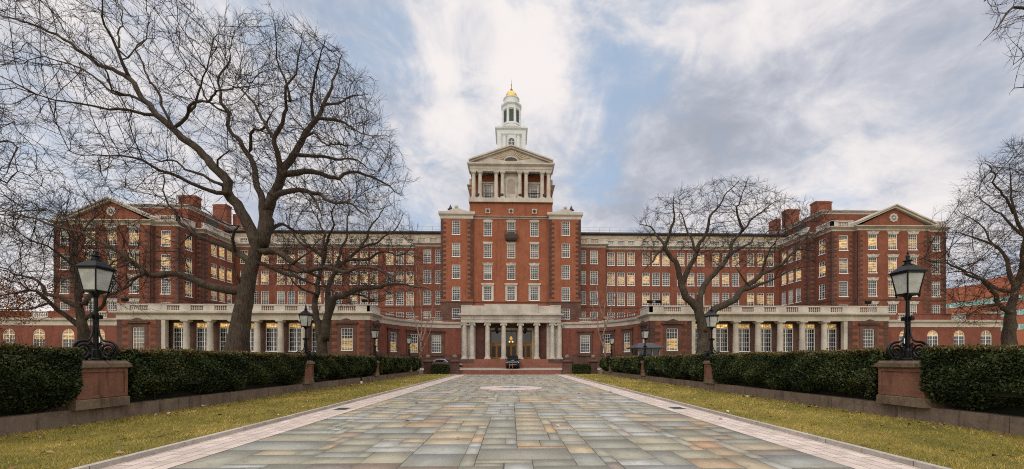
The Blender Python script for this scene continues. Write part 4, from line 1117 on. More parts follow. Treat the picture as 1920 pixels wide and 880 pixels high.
# temple front
zc0, zc1 = 27.75, 32.0
yt = yc + .25
cm = column_mesh(4.25, .33, 'doric')
for px in (890, 902, 932, 944, 976, 988, 1018, 1030):
    put('column', cm, T, ((px - 959.8) / 11.66, yt, zc0))
yw = yc + 1.6
m = MB()
pl = facade(m, [(-6.5, 66.6), (-6.5, yw), (6.5, yw), (6.5, 66.6)], 27.7, 32.1, [(-3.75, yw, 27.9, 1.25, 2.6, False), (3.75, yw, 27.9, 1.25, 2.6, False)]); m.build('upper_wall', M['brick_tower'], T)
for wn, u, x, y in pl:
    o = add_window(T, x, y, wn[2], u, wn[3], wn[4], nx=3, nz=5); head(o, 'full', wn[3], wn[4])
m = MB(); m.box(-1.25, 1.25, yw - 1.0, yw + .1, 27.75, 32.0); nk = m.build('niche', M['limestone'], T)
m = MB(); n = 12; m.prism([(-.62, yw - 1.03, 28.6), (.62, yw - 1.03, 28.6)] + [(.62 * math.cos(PI * i / n), yw - 1.03, 30.55 + .62 * math.sin(PI * i / n)) for i in range(n + 1)], (0, .02, 0)); m.build('recess_shade', simple('shaded_limestone', (0.33, 0.295, 0.25), .85, .15), nk)  # flat arch panel, the hollow's shade put into a darker limestone colour
m = MB(); m.box(-.75, .75, yw - 1.3, yw - 1.0, 27.75, 28.55); m.build('pedestal', M['limestone'], T)
for x in (-3.75, 3.75):
    m = MB()
    for i in range(13): m.tube([(x - 1.2 + i * .2, yt - .1, 27.75), (x - 1.2 + i * .2, yt - .1, 28.65)], .022, 4)
    m.box(x - 1.22, x + 1.22, yt - .13, yt - .07, 28.6, 28.68); m.build('railing', M['dark'], T)
for x in (-5.3, -1.45, 1.45, 5.3):
    m = MB(); m.lathe([(.12, 27.75), (.1, 27.9), (.28, 28.2), (.3, 28.45), (.16, 28.5)], (x, yt - .2, 0), 10); m.build('urn', M['slate'], T)
m = MB(); m.sweep([(-6.55, 67), (-6.55, yt - .42), (6.55, yt - .42), (6.55, 67)], [(-.7, 32.0), (.0, 32.0), (.0, 32.35), (.05, 32.35), (.05, 32.72), (.12, 32.78), (.4, 33.0), (.4, 33.25), (-.7, 33.27)]); m.build('entablature', M['limestone'], T)
ye = yt - .42
m = MB(); m.prism([(-6.4, ye + .05, 33.25), (6.4, ye + .05, 33.25), (0, ye + .05, 35.75)], (0, 14, 0)); tp = m.build('pediment', M['limestone'], T)
m = MB()
for sx in (-1, 1):
    for dz, ov, th in ((0.0, .28, .26), (.26, .5, .22)):
        m.prism([(sx * 6.72, ye - ov, 33.24 + dz), (0, ye - ov, 35.6 + dz), (0, ye - ov, 35.6 + dz + th), (sx * 6.72, ye - ov, 33.24 + dz + th)], (0, 14.6, 0))
m.build('raking_cornice', M['limestone'], tp)
m = MB(); n = 12; m.prism([(.98 * math.cos(PI * i / n), ye, 33.72 + .55 * math.sin(PI * i / n)) for i in range(n + 1)], (0, .08, 0)); m.build('fanlight', M['darkglass'], tp)
m = MB()
for i in range(1, 16):
    a = PI * i / 16; r1 = min(3.6, 1.9 / max(.25, math.sin(a))) * (1.0 if .5 < a < 2.64 else .85); c, sn = math.cos(a), math.sin(a)
    if 33.7 + r1 * sn * .92 > 35.9 - abs(r1 * c) * .42: r1 *= .82
    m.prism([(1.15 * c - .05 * sn, ye + .02, 33.75 + .8 * sn + .05 * c), (r1 * c - .11 * sn, ye + .02, 33.72 + r1 * sn * .85 + .11 * c), (r1 * c + .11 * sn, ye + .02, 33.72 + r1 * sn * .85 - .11 * c), (1.15 * c + .05 * sn, ye + .02, 33.75 + .8 * sn - .05 * c)], (0, -.05, 0))
m.build('sunburst', simple('sunburst_stone', (0.44, 0.36, 0.26), .85, .12), tp)
# brick block behind the temple with stone cornice
m = MB(); m.box(-6.95, 6.95, 67.2, 80, 27.0, 31.2); m.build('rear_block', M['brick_tower'], T)
m = MB(); m.sweep([(-6.95, 80), (-6.95, 67.2), (6.95, 67.2), (6.95, 80)], cornice(30.6, .6, .4)); m.box(-7.0, 7.0, 67.3, 80, 31.2, 32.3); m.build('rear_cornice', M['limestone_warm'], T)
# spire
x_ = 0.06; ys = 72.0
hw = 2.45
m = MB(); m.box(x_ - hw, x_ + hw, ys - hw, ys + hw, 33.00, 41.92)
for sx in (-1, 1):
    m.box(x_ + sx * 2.15 - .3, x_ + sx * 2.15 + .3, ys - hw - .12, ys - hw, 36.40, 41.34)
    m.lathe([(.34, 36.60), (.30, 40.58), (.28, 40.67), (.45, 40.96), (.45, 41.15)], (x_ + sx * 1.2, ys - hw - .18, 0), 12)
m.sweep([(x_ - hw, ys + hw), (x_ - hw, ys - hw), (x_ + hw, ys - hw), (x_ + hw, ys + hw)], [(0, 41.20), (.1, 41.20), (.1, 41.82), (.38, 42.06), (.38, 42.30), (0, 42.31)])
m.prism([(x_ - 1.65, ys - hw - .45, 42.20), (x_ + 1.65, ys - hw - .45, 42.20), (x_, ys - hw - .45, 42.85)], (0, 2, 0)); m.prism([(x_ - 1.3, ys - hw - .5, 42.33), (x_ + 1.3, ys - hw - .5, 42.33), (x_, ys - hw - .5, 42.71)], (0, .03, 0))
m.box(x_ - 1.9, x_ + 1.9, ys - hw + .2, ys + hw - .2, 42.20, 42.76)
for sx in (-1, 1):
    for sy in (-1, 1): m.lathe([(.36, 42.25), (.42, 42.59), (.36, 42.91), (.15, 43.16)], (x_ + sx * 1.95, ys + sy * 1.95, 0), 10)
for sx in (-1, 1): m.lathe([(.18, 32.9), (.16, 36.23), (.32, 36.50), (.16, 36.80), (.03, 37.00)], (x_ + sx * 2.95, ys - 2.7, 0), 8)
SPM = m
def octo(m, z0, z1, r0, r1=None): m.lathe([(r0, z0), (r1 or r0, z1)], (x_, ys, 0), 8, PI / 8)
m = SPM; octo(m, 42.30, 43.53, 1.95, 1.85); octo(m, 43.53, 43.84, 1.95); octo(m, 43.78, 46.41, 1.58)
for i in range(8):
    a = PI / 8 + i * PI / 4; m.lathe([(.24, 43.78), (.22, 46.41)], (x_ + 1.62 * math.cos(a), ys + 1.62 * math.sin(a), 0), 8)
m.lathe([(1.72, 46.37), (1.72, 46.93), (1.78, 46.97), (1.95, 47.19), (1.95, 47.40), (1.4, 47.47)], (x_, ys, 0), 8, PI / 8)
m.lathe([(1.35, 47.40), (1.35, 48.48), (1.45, 48.55), (1.45, 48.75), (1.2, 48.82)], (x_, ys, 0), 24)
SP = m.build('spire', M['white_wood'], T)
m = MB(); n = 10; m.prism([(x_ - .5, ys - hw - .04, 37.40), (x_ + .5, ys - hw - .04, 37.40)] + [(x_ + .5 * math.cos(PI * i / n), ys - hw - .04, 40.00 + .5 * math.sin(PI * i / n)) for i in range(n + 1)], (0, .05, 0)); m.build('arched_window', M['louvre'], SP)
m = MB()
for i in (-1, 0, 1): m.box(x_ + i * .25 - .025, x_ + i * .25 + .025, ys - hw - .07, ys - hw - .03, 37.40, 40.29)
for z in (38.01, 38.61, 39.22, 39.83): m.box(x_ - .5, x_ + .5, ys - hw - .065, ys - hw - .035, z, z + .05)
m.build('window_bars', M['white_wood'], SP)
for i in range(8):
    a = i * PI / 4 - PI / 2; c, sn = math.cos(a), math.sin(a); r = 1.58 * math.cos(PI / 8) + .02; tx, ty = -sn, c
    m = MB(); m.prism([(x_ + r * c + tx * q, ys + r * sn + ty * q, z) for q, z in ((-.36, 43.90), (.36, 43.90), (.36, 46.20), (-.36, 46.20))], (c * .02, sn * .02, 0)); m.build('louvre', M['louvre'], SP)
m = MB(); m.lathe([(1.14 * math.cos(a), 48.75 + 1.5 * math.sin(a)) for a in np.linspace(0, PI / 2 - .15, 10)], (x_, ys, 0), 24); m.build('dome', M['gold'], SP, smooth=True)
m = MB(); m.lathe([(.12, 50.08), (.1, 50.24), (.24, 50.38), (.24, 50.52), (.1, 50.66), (.05, 50.84), (.05, 51.39), (.1, 51.44), (.03, 51.57), (.012, 52.40)], (x_, ys, 0), 10); m.build('finial', M['copper'], SP)

# ------------------------------------------------------------------ entrance portico with its steps
T = thing('entrance_portico', (0, 61.5, 0), 'limestone entrance portico with eight ionic columns and bronze doors below the tower', 'portico')
zf = 2.03; yp = 61.9
m = MB()
for i in range(4): m.box(-7.9 + .004 * i, 7.9 - .004 * i, 60.1 + .22 * i, 61.3, .70 + .165 * i - (.3 if i == 0 else 0), .70 + .165 * (i + 1))
for i in range(4): m.box(-5.75, 5.75, 61.0 + .1 * i, 61.45, 1.36 + .167 * i, 1.36 + .167 * (i + 1))
m.build('steps', M['step_red'], T)
for sx in (-1, 1):
    a, b = sorted((sx * 5.76, sx * 7.88)); m = MB(); m.box(a, b, 61.05, 63.2, 1.35, 2.03); m.build('cheek_block', M['brownstone'], T)
m = MB(); m.box(-5.76, 5.76, 61.4, 64.6, 1.4, 2.028); m.build('floor', M['step_red'], T)
cm = column_mesh(5.62, .38, 'ionic')
for px in (871, 885.3, 914.1, 944.4, 975.6, 1006.3, 1035.6, 1049):
    x = atx(px, yp) ; put('column', cm, T, (x, yp, zf))
m = MB()
for sx in (-1, 1):
    a, b = sorted((sx * 5.55, sx * 7.7)); m.box(a, b, 62.35, 62.52, zf, 7.65)
m.build('antae', M['limestone'], T)
m = MB(); m.box(-7.7, 7.7, 61.42, 64.0, 7.65, 8.55); m.box(-7.78, 7.78, 61.34, 64.0, 8.1, 8.16)
m.sweep([(-7.7, 64), (-7.7, 61.42), (7.7, 61.42), (7.7, 64)], [(0, 8.5), (.08, 8.5), (.14, 8.62), (.4, 8.78), (.4, 9.0), (0, 9.02)])
m.box(-7.66, 7.66, 61.5, 63.98, 9.0, 10.25); m.box(-4.1, 4.15, 61.4, 63.98, 9.02, 10.45); m.box(-7.68, -6.0, 61.46, 63.97, 10.2, 10.32); m.box(6.0, 7.68, 61.46, 63.97, 10.2, 10.32)
m.build('entablature', M['limestone'], T)
# inside the porch: brown side walls, three door bays
m = MB(); m.box(-5.6, -3.6, 62.55, 63.05, zf, 7.65); m.box(3.6, 5.6, 62.55, 63.05, zf, 7.65); m.build('porch_wall', simple('porch_brick', (0.085, 0.034, 0.028), .85, .3, 1.2), T)
m = MB(); m.box(-3.6, 3.6, 63.85, 64.10, zf, 7.65); m.build('door_wall', simple('door_wall_stone', (0.115, 0.072, 0.052), .7, .3, 1.0), T)
m = MB()
for x in (-3.45, -1.15, 1.15, 3.45): m.box(x - .17, x + .17, 63.45, 63.85, zf, 6.6)
m.box(-3.62, 3.62, 63.45, 63.85, 6.6, 7.0); m.build('door_surround', M['limestone_warm'], T)
for x in (-2.3, 0, 2.3):
    m = MB(); m.box(x - .95, x + .95, 63.65, 63.84, zf, 4.45); m.box(x - 1.0, x + 1.0, 63.57, 63.84, 4.3, 4.55)
    d = m.build('door', M['bronze'], T)
    for q in (-1, 1):
        m = MB(); m.box(x + q * .45 - .3, x + q * .45 + .3, 63.62, 63.67, zf + .35, 4.1); m.build('door_glass', M['dark_door'], d)
    m = MB(); m.box(x - .85, x + .85, 63.75, 63.84, 4.6, 6.4); m.build('transom', M['darkglass'], T)
m = MB(); m.lathe([(.08, 4.95), (.2, 5.0), (.25, 5.25), (.17, 5.5), (.1, 5.6)], (0.0, 62.75, 0), 10); ln = m.build('porch_lantern', M['lamp_glow'], T)
m = MB(); m.tube([(0, 62.75, 5.58), (0, 62.75, 7.7)], .025, 5); m.build('chain', M['dark'], ln)
for x in (-.24, .24):
    m = MB(); m.lathe([(.04, 4.62), (.13, 4.7), (.13, 4.82), (.03, 4.9)], (x, 62.75, 0), 8); m.build('bulb', M['bulb'], ln)
for x in (-2.25, 2.25):
    m = MB(); m.lathe([(.06, 6.2), (.24, 6.35), (.28, 6.7), (.12, 6.9), (.03, 7.66)], (x, 62.15, 0), 8); m.build('hanging_lantern', M['dark'], T)

# ------------------------------------------------------------------ brick office block far off to the right
T = thing('distant_office', (120, 110, 0), 'distant orange brick office block with slanting teal glass bands behind bare branches', 'office building')
A, B = Vector((atx(1768, 122), 122)), Vector((atx(1930, 102), 102)); u = unit(A, B); L = (B - A).length
m = MB(); m.obox(tuple(A), u, -25, L, -30, 0, 0, 22.0); m.obox(tuple(A), u, -25, L - .5, -30, -1.2, 22.0, 24.2); m.obox(tuple(A), u, 6, L * .7, -22, -6, 24.2, 26.0); m.build('wall', M['brick_far'], T)
for z in (10.2, 14.1, 18.0):
    m = MB(); m.obox(tuple(A), u, -25, L - .8, -.1, .05, z, z + 1.35); bnd = m.build('glass_band', M['teal_glass'], T)
    m = MB()
    m.obox(tuple(A), u, -24.5, L - 1.2, .05, .10, z - .08, z + .06)
    for i in range(26): m.obox(tuple(A), u, -24 + i * 2.0, -23.85 + i * 2.0, .05, .10, z + .06, z + 1.35)
    m.build('mullion', M['white'], bnd)

# ================================================================== TREES
def s_px(p): return min(2100, max(-100, CXP + FPX * (p[0] * CY - p[1] * SY) / dep(p[0], p[1])))
class Tree:
    """limbs traced as real 3D polylines, then grown by space colonisation through the crown's volume"""
    def __init__(s, Y, seed):
        s.Y = Y; s.r = np.random.default_rng(seed); s.P = []; s.par = []; s.rad = []; s.limb = []
    def w(s, px, py, dy=0.0):
        return at(px, py, s.Y + dy)
    def add(s, p, par, rad, limb):
        s.P.append(np.array(p, float)); s.par.append(par); s.rad.append(rad); s.limb.append(limb); return len(s.P) - 1
    def limb_px(s, pts, w0, w1, dy0=0.0, dy1=0.0, parent=None, power=0.8):
        """pts in photo pixels, widths in pixels; grows from the nearest limb node (or the ground)"""
        n = len(pts); d = dep(atx(pts[0][0], s.Y), s.Y)
        Q = [s.w(px, py, dy0 + (dy1 - dy0) * (i / max(1, n - 1)) ** 1.2) for i, (px, py) in enumerate(pts)]
        # resample as a smooth curve
        R = []
        for i in range(n - 1):
            p0, p1, p2, p3 = Q[max(i - 1, 0)], Q[i], Q[i + 1], Q[min(i + 2, n - 1)]
            k = max(1, int((p2 - p1).length / 0.33))
            for j in range(k):
                t = j / k
                R.append(0.5 * ((2 * p1) + (p2 - p0) * t + (2 * p0 - 5 * p1 + 4 * p2 - p3) * t * t + (3 * p1 - p0 - 3 * p2 + p3) * t ** 3))
        R.append(Q[-1])
        if len(R) > 5 and w0 < 60:                          # crooked, not smooth
            ns = s.r.normal(0, 1, (len(R), 3)); ns = (ns + np.roll(ns, 1, 0) * .9 + np.roll(ns, 2, 0) * .5) / 1.5
            for i in range(1, len(R)): R[i] = R[i] + Vector(ns[i]) * min(.075, .02 + i * .012)
        if s.P and parent is None:
            A = np.array(s.P); m = [i for i in range(len(s.P)) if s.limb[i]]
            dd = np.linalg.norm(A[m] - np.array(R[0]), axis=1); par = m[int(np.argmin(dd))]
        else: par = -1 if parent is None else parent
        for i, p in enumerate(R):
            f = i / max(1, len(R) - 1)
            ph = (s_px(p) - CXP) / FPX; wd = (w0 + (w1 * .45 - w0) * f ** power) * d / FPX * 0.5 / math.sqrt(1 + ph * ph)
            if i == 0 and par >= 0 and np.linalg.norm(s.P[par] - np.array(p)) < 0.12: continue
            par = s.add(p, par, wd, True)
    def grow(s, zones, step=0.30, kill=0.42, infl=2.6, iters=110, wig=0.27, up=0.06, inertia=0.9, fuzz=0.28, radial=0.42):
        """zones: (pixel polygon, number of attractors, half depth)"""
        A = []
        for poly, n, hd in zones:
            poly = np.array(poly, float); lo, hi = poly.min(0), poly.max(0); c = poly.mean(0); got = 0
            ext = np.abs(poly - c).max()
            while got < n:
                q = lo + s.r.random(2) * (hi - lo)
                x, y = q; ins = False; j = len(poly) - 1
                for i in range(len(poly)):
                    if (poly[i, 1] > y) != (poly[j, 1] > y) and x < (poly[j, 0] - poly[i, 0]) * (y - poly[i, 1]) / (poly[j, 1] - poly[i, 1]) + poly[i, 0]: ins = not ins
                    j = i
                if not ins: continue
                rr = min(1.0, np.linalg.norm((q - c) / (hi - lo) * 2)); h = hd * math.sqrt(max(0.06, 1 - 0.85 * rr * rr))
                A.append(np.array(s.w(x, y, s.r.uniform(-1, 1) * h)) + s.r.normal(0, fuzz, 3)); got += 1
        A = np.array(A); n = len(A)
        lim = [i for i in range(len(s.P)) if s.limb[i]]; hub = s.P[lim[len(lim) and min(len(lim) - 1, 16)]]
        near = np.full(n, -1); nd = np.full(n, 1e9)
        def update(ids):
            nonlocal near, nd
            if not len(ids): return
            Pn = np.array([s.P[i] for i in ids])
            for c0 in range(0, len(ids), 400):
                pp = Pn[c0:c0 + 400]
                d = np.sqrt(((A[:, None, :] - pp[None]) ** 2).sum(2)); k = d.argmin(1); dm = d[np.arange(len(A)), k]
                b = dm < nd; nd[b] = dm[b]; near[b] = np.array(ids)[c0:c0 + 400][k[b]]
        update([i for i in range(len(s.P)) if s.rad[i] < 0.42])
        dead = {}
        for it in range(iters):
            act = np.where((nd < infl) & (nd > kill))[0]
            if len(act) == 0:
                infl *= 1.5
                if infl > 14: break
                continue
            nn = near[act]; order = np.argsort(nn, kind='stable'); nn_s = nn[order]; ids, st = np.unique(nn_s, return_index=True)
            dirs = A[act] - np.array([s.P[i] for i in nn]); dirs /= np.linalg.norm(dirs, axis=1)[:, None]
            sm = np.add.reduceat(dirs[order], st, axis=0); new = []
            for q, i in enumerate(ids):
                if dead.get(i, 0) > 3: continue
                v = sm[q] / (np.linalg.norm(sm[q]) + 1e-6) + s.r.normal(0, wig, 3) * 0.75; v[2] += up
                if not s.limb[i] and s.par[i] >= 0 and dead.get(i, 0) == 0:
                    pv = s.P[i] - s.P[s.par[i]]; v += inertia * pv / (np.linalg.norm(pv) + 1e-6)
                ov = s.P[i] - hub; v += radial * ov / (np.linalg.norm(ov) + 1e-6)
                v /= np.linalg.norm(v); dead[i] = dead.get(i, 0) + 1
                new.append(s.add(s.P[i] + v * step * s.r.uniform(.8, 1.2), i, 0.0, False))
            if not new: break
            update(new)
            keep = nd > kill; A = A[keep]; near = near[keep]; nd = nd[keep]
            if len(A) == 0: break
    def finish(s, name, label, group, sprays=2, tip=0.0075, leaves=0, leaf_zone=None, bark='bark', twig_len=0.62, expo=2.3, pieces=True):
        n = len(s.P); P = np.array(s.P); par = np.array(s.par); rad = np.array(s.rad)
        kids = [[] for _ in range(n)]
        for i in range(n):
            if par[i] >= 0: kids[par[i]].append(i)
        lb = np.array(s.limb); mc = np.array([kids[i][0] if kids[i] else i for i in range(n)]); mv = (~lb) & (par >= 0)
        for _ in range(3): P = np.where(mv[:, None], .5 * P + .25 * P[np.maximum(par, 0)] + .25 * P[mc], P)
        pipe = np.zeros(n)
        for i in range(n - 1, -1, -1):
            own = tip ** expo if not kids[i] else 0.0
            pipe[i] += own
            if par[i] >= 0: pipe[par[i]] += pipe[i]
        pr = pipe ** (1 / expo)
        rr = np.where(np.array(s.limb), np.maximum(rad, np.minimum(pr, 0.018)), np.minimum(pr, 0.11))
        for i in range(n):                                  # never thicker than the parent
            if par[i] >= 0 and not s.limb[i]: rr[i] = min(rr[i], rr[par[i]] * 0.96)
        strands_l, strands_t = [], []
        seen = np.zeros(n, bool)
        for i in range(n):
            if seen[i]: continue
            ch = [par[i]] if par[i] >= 0 else []; c = i
            while True:
                ch.append(c); seen[c] = True
                nx = [k for k in kids[c] if not seen[k] and s.limb[k] == s.limb[i]]
                if not nx: break
                c = max(nx, key=lambda k: (rr[k], pr[k]))
            if len(ch) < 2: continue
            rs = [rr[k] for k in ch]
            if par[i] >= 0: rs[0] = min(rs[0], rs[1] * 1.15)
            (strands_l if s.limb[i] else strands_t).append((P[ch], np.array(rs)))
        # final sprays of thin twigs
        r = s.r
        thin = [i for i in range(n) if rr[i] < 0.03 and par[i] >= 0]
        for i in thin:
            d0 = P[i] - P[par[i]]; d0 /= np.linalg.norm(d0) + 1e-6
            cnt = sprays + (1 if not kids[i] else 0)
            for q in range(cnt):
                if r.random() < 0.25: continue
                v = d0 * 1.35 + r.normal(0, 0.50, 3); v[2] += 0.16; v /= np.linalg.norm(v)
                L = twig_len * r.uniform(.5, 1.35); p1 = P[i] + v * L * .45
                v2 = v + r.normal(0, .24, 3); v2[2] += .1; v2 /= np.linalg.norm(v2); p2 = p1 + v2 * L * .55
                strands_t.append((np.array([P[i], p1, p2]), np.array([tip * .85, tip * .72, tip * .5])))
                if r.random() < .55:
                    v3 = v + r.normal(0, .6, 3); v3 /= np.linalg.norm(v3)
                    strands_t.append((np.array([p1, p1 + v3 * L * .45]), np.array([tip * .7, tip * .45])))
        def tubes(strands, kf):
            V, F, off = [], [], 0
            for pts, rs in strands:
                k = kf(rs[0]); m = len(pts); t = np.gradient(pts, axis=0); t /= np.linalg.norm(t, axis=1)[:, None] + 1e-9
                a = np.array([1.0, 0, 0]) if abs(t[0, 0]) < .8 else np.array([0, 1.0, 0]); u = a - t * (t @ a)[:, None]
                u /= np.linalg.norm(u, axis=1)[:, None] + 1e-9; w = np.cross(t, u); ang = np.arange(k) * 2 * PI / k
                ring = pts[:, None, :] + rs[:, None, None] * (u[:, None, :] * np.cos(ang)[None, :, None] + w[:, None, :] * np.sin(ang)[None, :, None])
                if rs[0] > .12:
                    ring += (r.normal(0, .035, (m, k)) * rs[:, None])[:, :, None] * (ring - pts[:, None, :]) / rs[:, None, None]
                V.append(ring.reshape(-1, 3)); idx = off + np.arange(m * k).reshape(m, k); nx = np.roll(idx, -1, axis=1)
                F.append(np.stack([idx[:-1], nx[:-1], nx[1:], idx[1:]], -1).reshape(-1, 4)); off += m * k
            return np.concatenate(V), np.concatenate(F)
        b = P[0]; root = thing(name, (b[0], b[1], -0.02), label, 'tree', group); loc = np.array(root.location)
        V, F = tubes(strands_l, lambda q: 14 if q > .3 else 10 if q > .12 else 7 if q > .05 else 5)
        child('trunk', np_mesh('trunk', V - loc, F, M[bark], smooth=True), root)
        V, F = tubes(strands_t, lambda q: 4 if q > .03 else 3)
        child('crown', np_mesh('crown', V - loc, F, M['twig'] if bark == 'bark' else M[bark], smooth=True), root)
        if leaves:
            cand = [i for i in thin if leaf_zone is None or leaf_zone(P[i])]
            if cand:
                c = P[r.choice(cand, leaves)] + r.normal(0, .16, (leaves, 3)); a = r.normal(size=(leaves, 3)); a /= np.linalg.norm(a, axis=1)[:, None]
                e = np.cross(a, r.normal(size=(leaves, 3))); e /= np.linalg.norm(e, axis=1)[:, None]; sz = r.uniform(.03, .07, leaves)[:, None]
                V = np.stack([c - a * sz, c + e * sz * .6, c + a * sz, c - e * sz * .6], 1).reshape(-1, 3)
                me = np_mesh('leaves', V - loc, np.arange(4 * leaves).reshape(-1, 4), M['oak_leaf']); face_attr(me, 'tone', r.random(leaves)); child('leaves', me, root)
        return root

# ---- the great leaning tree
t = Tree(21.5, 1)
t.limb_px([(444, 700), (446, 650), (452, 600), (460, 555), (468, 515), (478, 480), (486, 450)], 68, 52, power=.5)
t.limb_px([(482, 465), (470, 430), (452, 395), (432, 362), (410, 322), (372, 282), (332, 246), (296, 216), (270, 186), (245, 150), (220, 136), (190, 120), (155, 97), (125, 76), (90, 56), (50, 42), (-10, 22), (-70, 0)], 26, 4, 0, 3)
t.limb_px([(245, 150), (235, 128), (224, 100), (212, 72), (200, 50), (197, 20), (188, -20), (180, -60)], 10, 3, 1.5, -1)
t.limb_px([(228, 112), (240, 108), (262, 88), (280, 74), (300, 72)], 5, 2, 1.3, 3)
t.limb_px([(220, 92), (222, 60), (228, 30), (222, -10)], 6, 2, 1.2, 4)
t.limb_px([(295, 219), (270, 212), (240, 206), (205, 204), (175, 197), (145, 195), (100, 185), (65, 176), (30, 168), (-5, 166), (-50, 150)], 9, 3, 1, -2)
t.limb_px([(65, 176), (45, 165), (20, 152), (0, 143), (-30, 120)], 6, 2, -1.2, -2)
t.limb_px([(272, 193), (240, 178), (210, 170), (180, 145), (145, 125), (110, 114), (80, 107), (45, 117), (15, 112), (-10, 116)], 8, 2.5, 1.2, 4)
t.limb_px([(80, 107), (50, 80), (30, 95), (10, 90)], 4, 2, 3, 4)
t.limb_px([(327, 240), (350, 222), (365, 200), (390, 187), (415, 172), (445, 160), (475, 152)], 9, 3, 1.2, -3)
t.limb_px([(365, 200), (372, 170), (385, 140), (392, 110), (400, 75), (412, 45)], 6, 2, .8, 0)
t.limb_px([(210, 170), (190, 120), (150, 92), (110, 40), (80, 0)], 5, 2, 1, -1)
t.limb_px([(330, 246), (300, 180), (275, 140), (265, 95), (275, 40), (270, -20)], 8, 2.5, 1, 3.5)
t.limb_px([(428, 362), (405, 362), (385, 356), (360, 345), (330, 330), (300, 320), (270, 300), (230, 298), (190, 292), (160, 287), (135, 278)], 11, 2.5, 0, -4)
t.limb_px([(412, 345), (380, 330), (350, 315), (325, 302), (295, 300), (270, 285), (250, 280)], 8, 2.5, 0, 2)
t.limb_px([(405, 318), (408, 300), (420, 290), (428, 285), (426, 260)], 6, 2, .3, -1)
t.limb_px([(456, 545), (433, 545), (396, 540), (378, 531), (355, 524), (327, 522), (295, 521), (275, 518), (262, 505), (246, 490), (229, 475), (205, 463), (176, 450), (147, 436), (115, 430), (82, 418), (41, 401), (-5, 394)], 22, 4, 0, -3)
t.limb_px([(270, 514), (255, 520), (240, 528), (228, 545), (218, 552)], 9, 3, -1.4, -2)
t.limb_px([(246, 490), (228, 500), (205, 505), (180, 512)], 6, 2, -1.6, -3)
t.limb_px([(470, 490), (455, 482), (436, 469), (415, 456), (385, 447), (364, 435), (342, 422), (327, 400), (316, 380), (309, 350), (303, 322)], 16, 3.5, 0, 3)
t.limb_px([(440, 470), (436, 448), (440, 432), (452, 424), (430, 418), (412, 408)], 8, 3, 0, -2)
t.limb_px([(364, 435), (350, 445), (338, 470), (350, 500)], 5, 2, 1.5, 2)
t.limb_px([(490, 455), (500, 410), (518, 355), (534, 320), (550, 295), (565, 260), (588, 226), (605, 195), (620, 165), (626, 135), (640, 105)], 34, 4, 0, 1.5, power=.6)
t.limb_px([(520, 352), (524, 325), (520, 290), (515, 260), (530, 235), (545, 208), (544, 190), (540, 165), (550, 135), (555, 108), (568, 78)], 15, 3, 0, -2.5)
t.limb_px([(544, 190), (535, 150), (520, 110), (515, 80), (520, 50)], 6, 2, -1.5, -3)
t.limb_px([(515, 262), (500, 235), (482, 210), (465, 185), (450, 163), (440, 140)], 9, 3, -.6, 2.5)
t.limb_px([(488, 450), (492, 410), (493, 370), (480, 335), (465, 295), (447, 265), (431, 245), (430, 215), (415, 180), (410, 155), (424, 130), (433, 95), (441, 55)], 18, 3, 0, 3.5)
t.limb_px([(466, 288), (474, 252), (490, 236), (500, 220), (520, 200)], 9, 3, 1.5, -1)
t.limb_px([(430, 215), (400, 195), (375, 160), (350, 130), (340, 90), (335, 50)], 6, 2, 2.5, 5)
t.limb_px([(498, 392), (510, 372), (528, 358), (556, 355), (585, 360), (610, 375), (640, 380), (665, 395), (692, 398)], 15, 3, 0, -3.5)
t.limb_px([(580, 362), (592, 378), (600, 395), (603, 405)], 6, 3, -2, -2.5)
t.limb_px([(535, 326), (570, 320), (600, 325), (635, 332), (670, 327), (700, 335), (730, 345), (752, 362)], 14, 3, 0, 2)
t.limb_px([(556, 290), (590, 295), (620, 300), (650, 295), (680, 310), (712, 322)], 9, 2.5, .4, 4)
t.limb_px([(598, 222), (625, 225), (650, 235), (675, 245), (702, 252)], 8, 2.5, .8, -2)
t.limb_px([(603, 197), (635, 195), (660, 185), (690, 178)], 7, 2.5, 1, 3.5)
t.limb_px([(565, 260), (590, 250), (600, 265), (640, 275), (680, 272)], 6, 2, .6, -4)
t.limb_px([(588, 226), (580, 190), (590, 150), (600, 110), (612, 80)], 8, 2.5, 1, -1.5)
t.limb_px([(486, 470), (511, 471), (527, 480), (547, 495), (570, 504), (605, 507), (647, 509), (678, 505), (712, 511), (745, 520)], 16, 3, 0, -3)
t.limb_px([(547, 495), (566, 480), (580, 470), (590, 450), (600, 440)], 6, 2.5, -1, -2)
t.limb_px([(482, 492), (512, 503), (535, 514), (566, 526), (593, 538), (620, 546), (650, 560)], 11, 3, 0, 1.5)
t.limb_px([(492, 440), (515, 425), (532, 420), (550, 432), (570, 440), (600, 435)], 11, 3, 0, 3)
t.limb_px([(450, 530), (438, 500), (442, 480), (430, 465)], 7, 3, -.3, -1)
crown_l = [(-120, -80), (120, -140), (290, -60), (345, 5), (400, 30), (430, 150), (420, 260), (440, 390), (330, 370), (250, 340), (140, 290), (80, 240), (-60, 240), (-150, 100)]
crown_r = [(390, 60), (420, 45), (480, 42), (545, 40), (600, 78), (650, 125), (680, 185), (712, 238), (735, 298), (758, 352), (738, 388), (690, 394), (630, 402), (560, 410), (520, 400), (500, 330), (450, 380), (420, 260)]
t.grow([(crown_l, 1800, 6.0), (crown_r, 4400, 5.5), ([(0, 380), (120, 400), (290, 430), (400, 500), (300, 560), (210, 570), (150, 520), (0, 450)], 750, 3.0), ([(510, 440), (640, 470), (760, 500), (740, 550), (640, 575), (560, 540), (500, 500)], 800, 3.2), ([(130, 270), (320, 330), (420, 420), (330, 430), (250, 400), (150, 340)], 500, 3.5)])
t.finish('bare_tree', 'huge bare tree with a thick leaning trunk rising behind the long hedge, largest of all', 'bare winter trees', sprays=2, tip=0.0078)

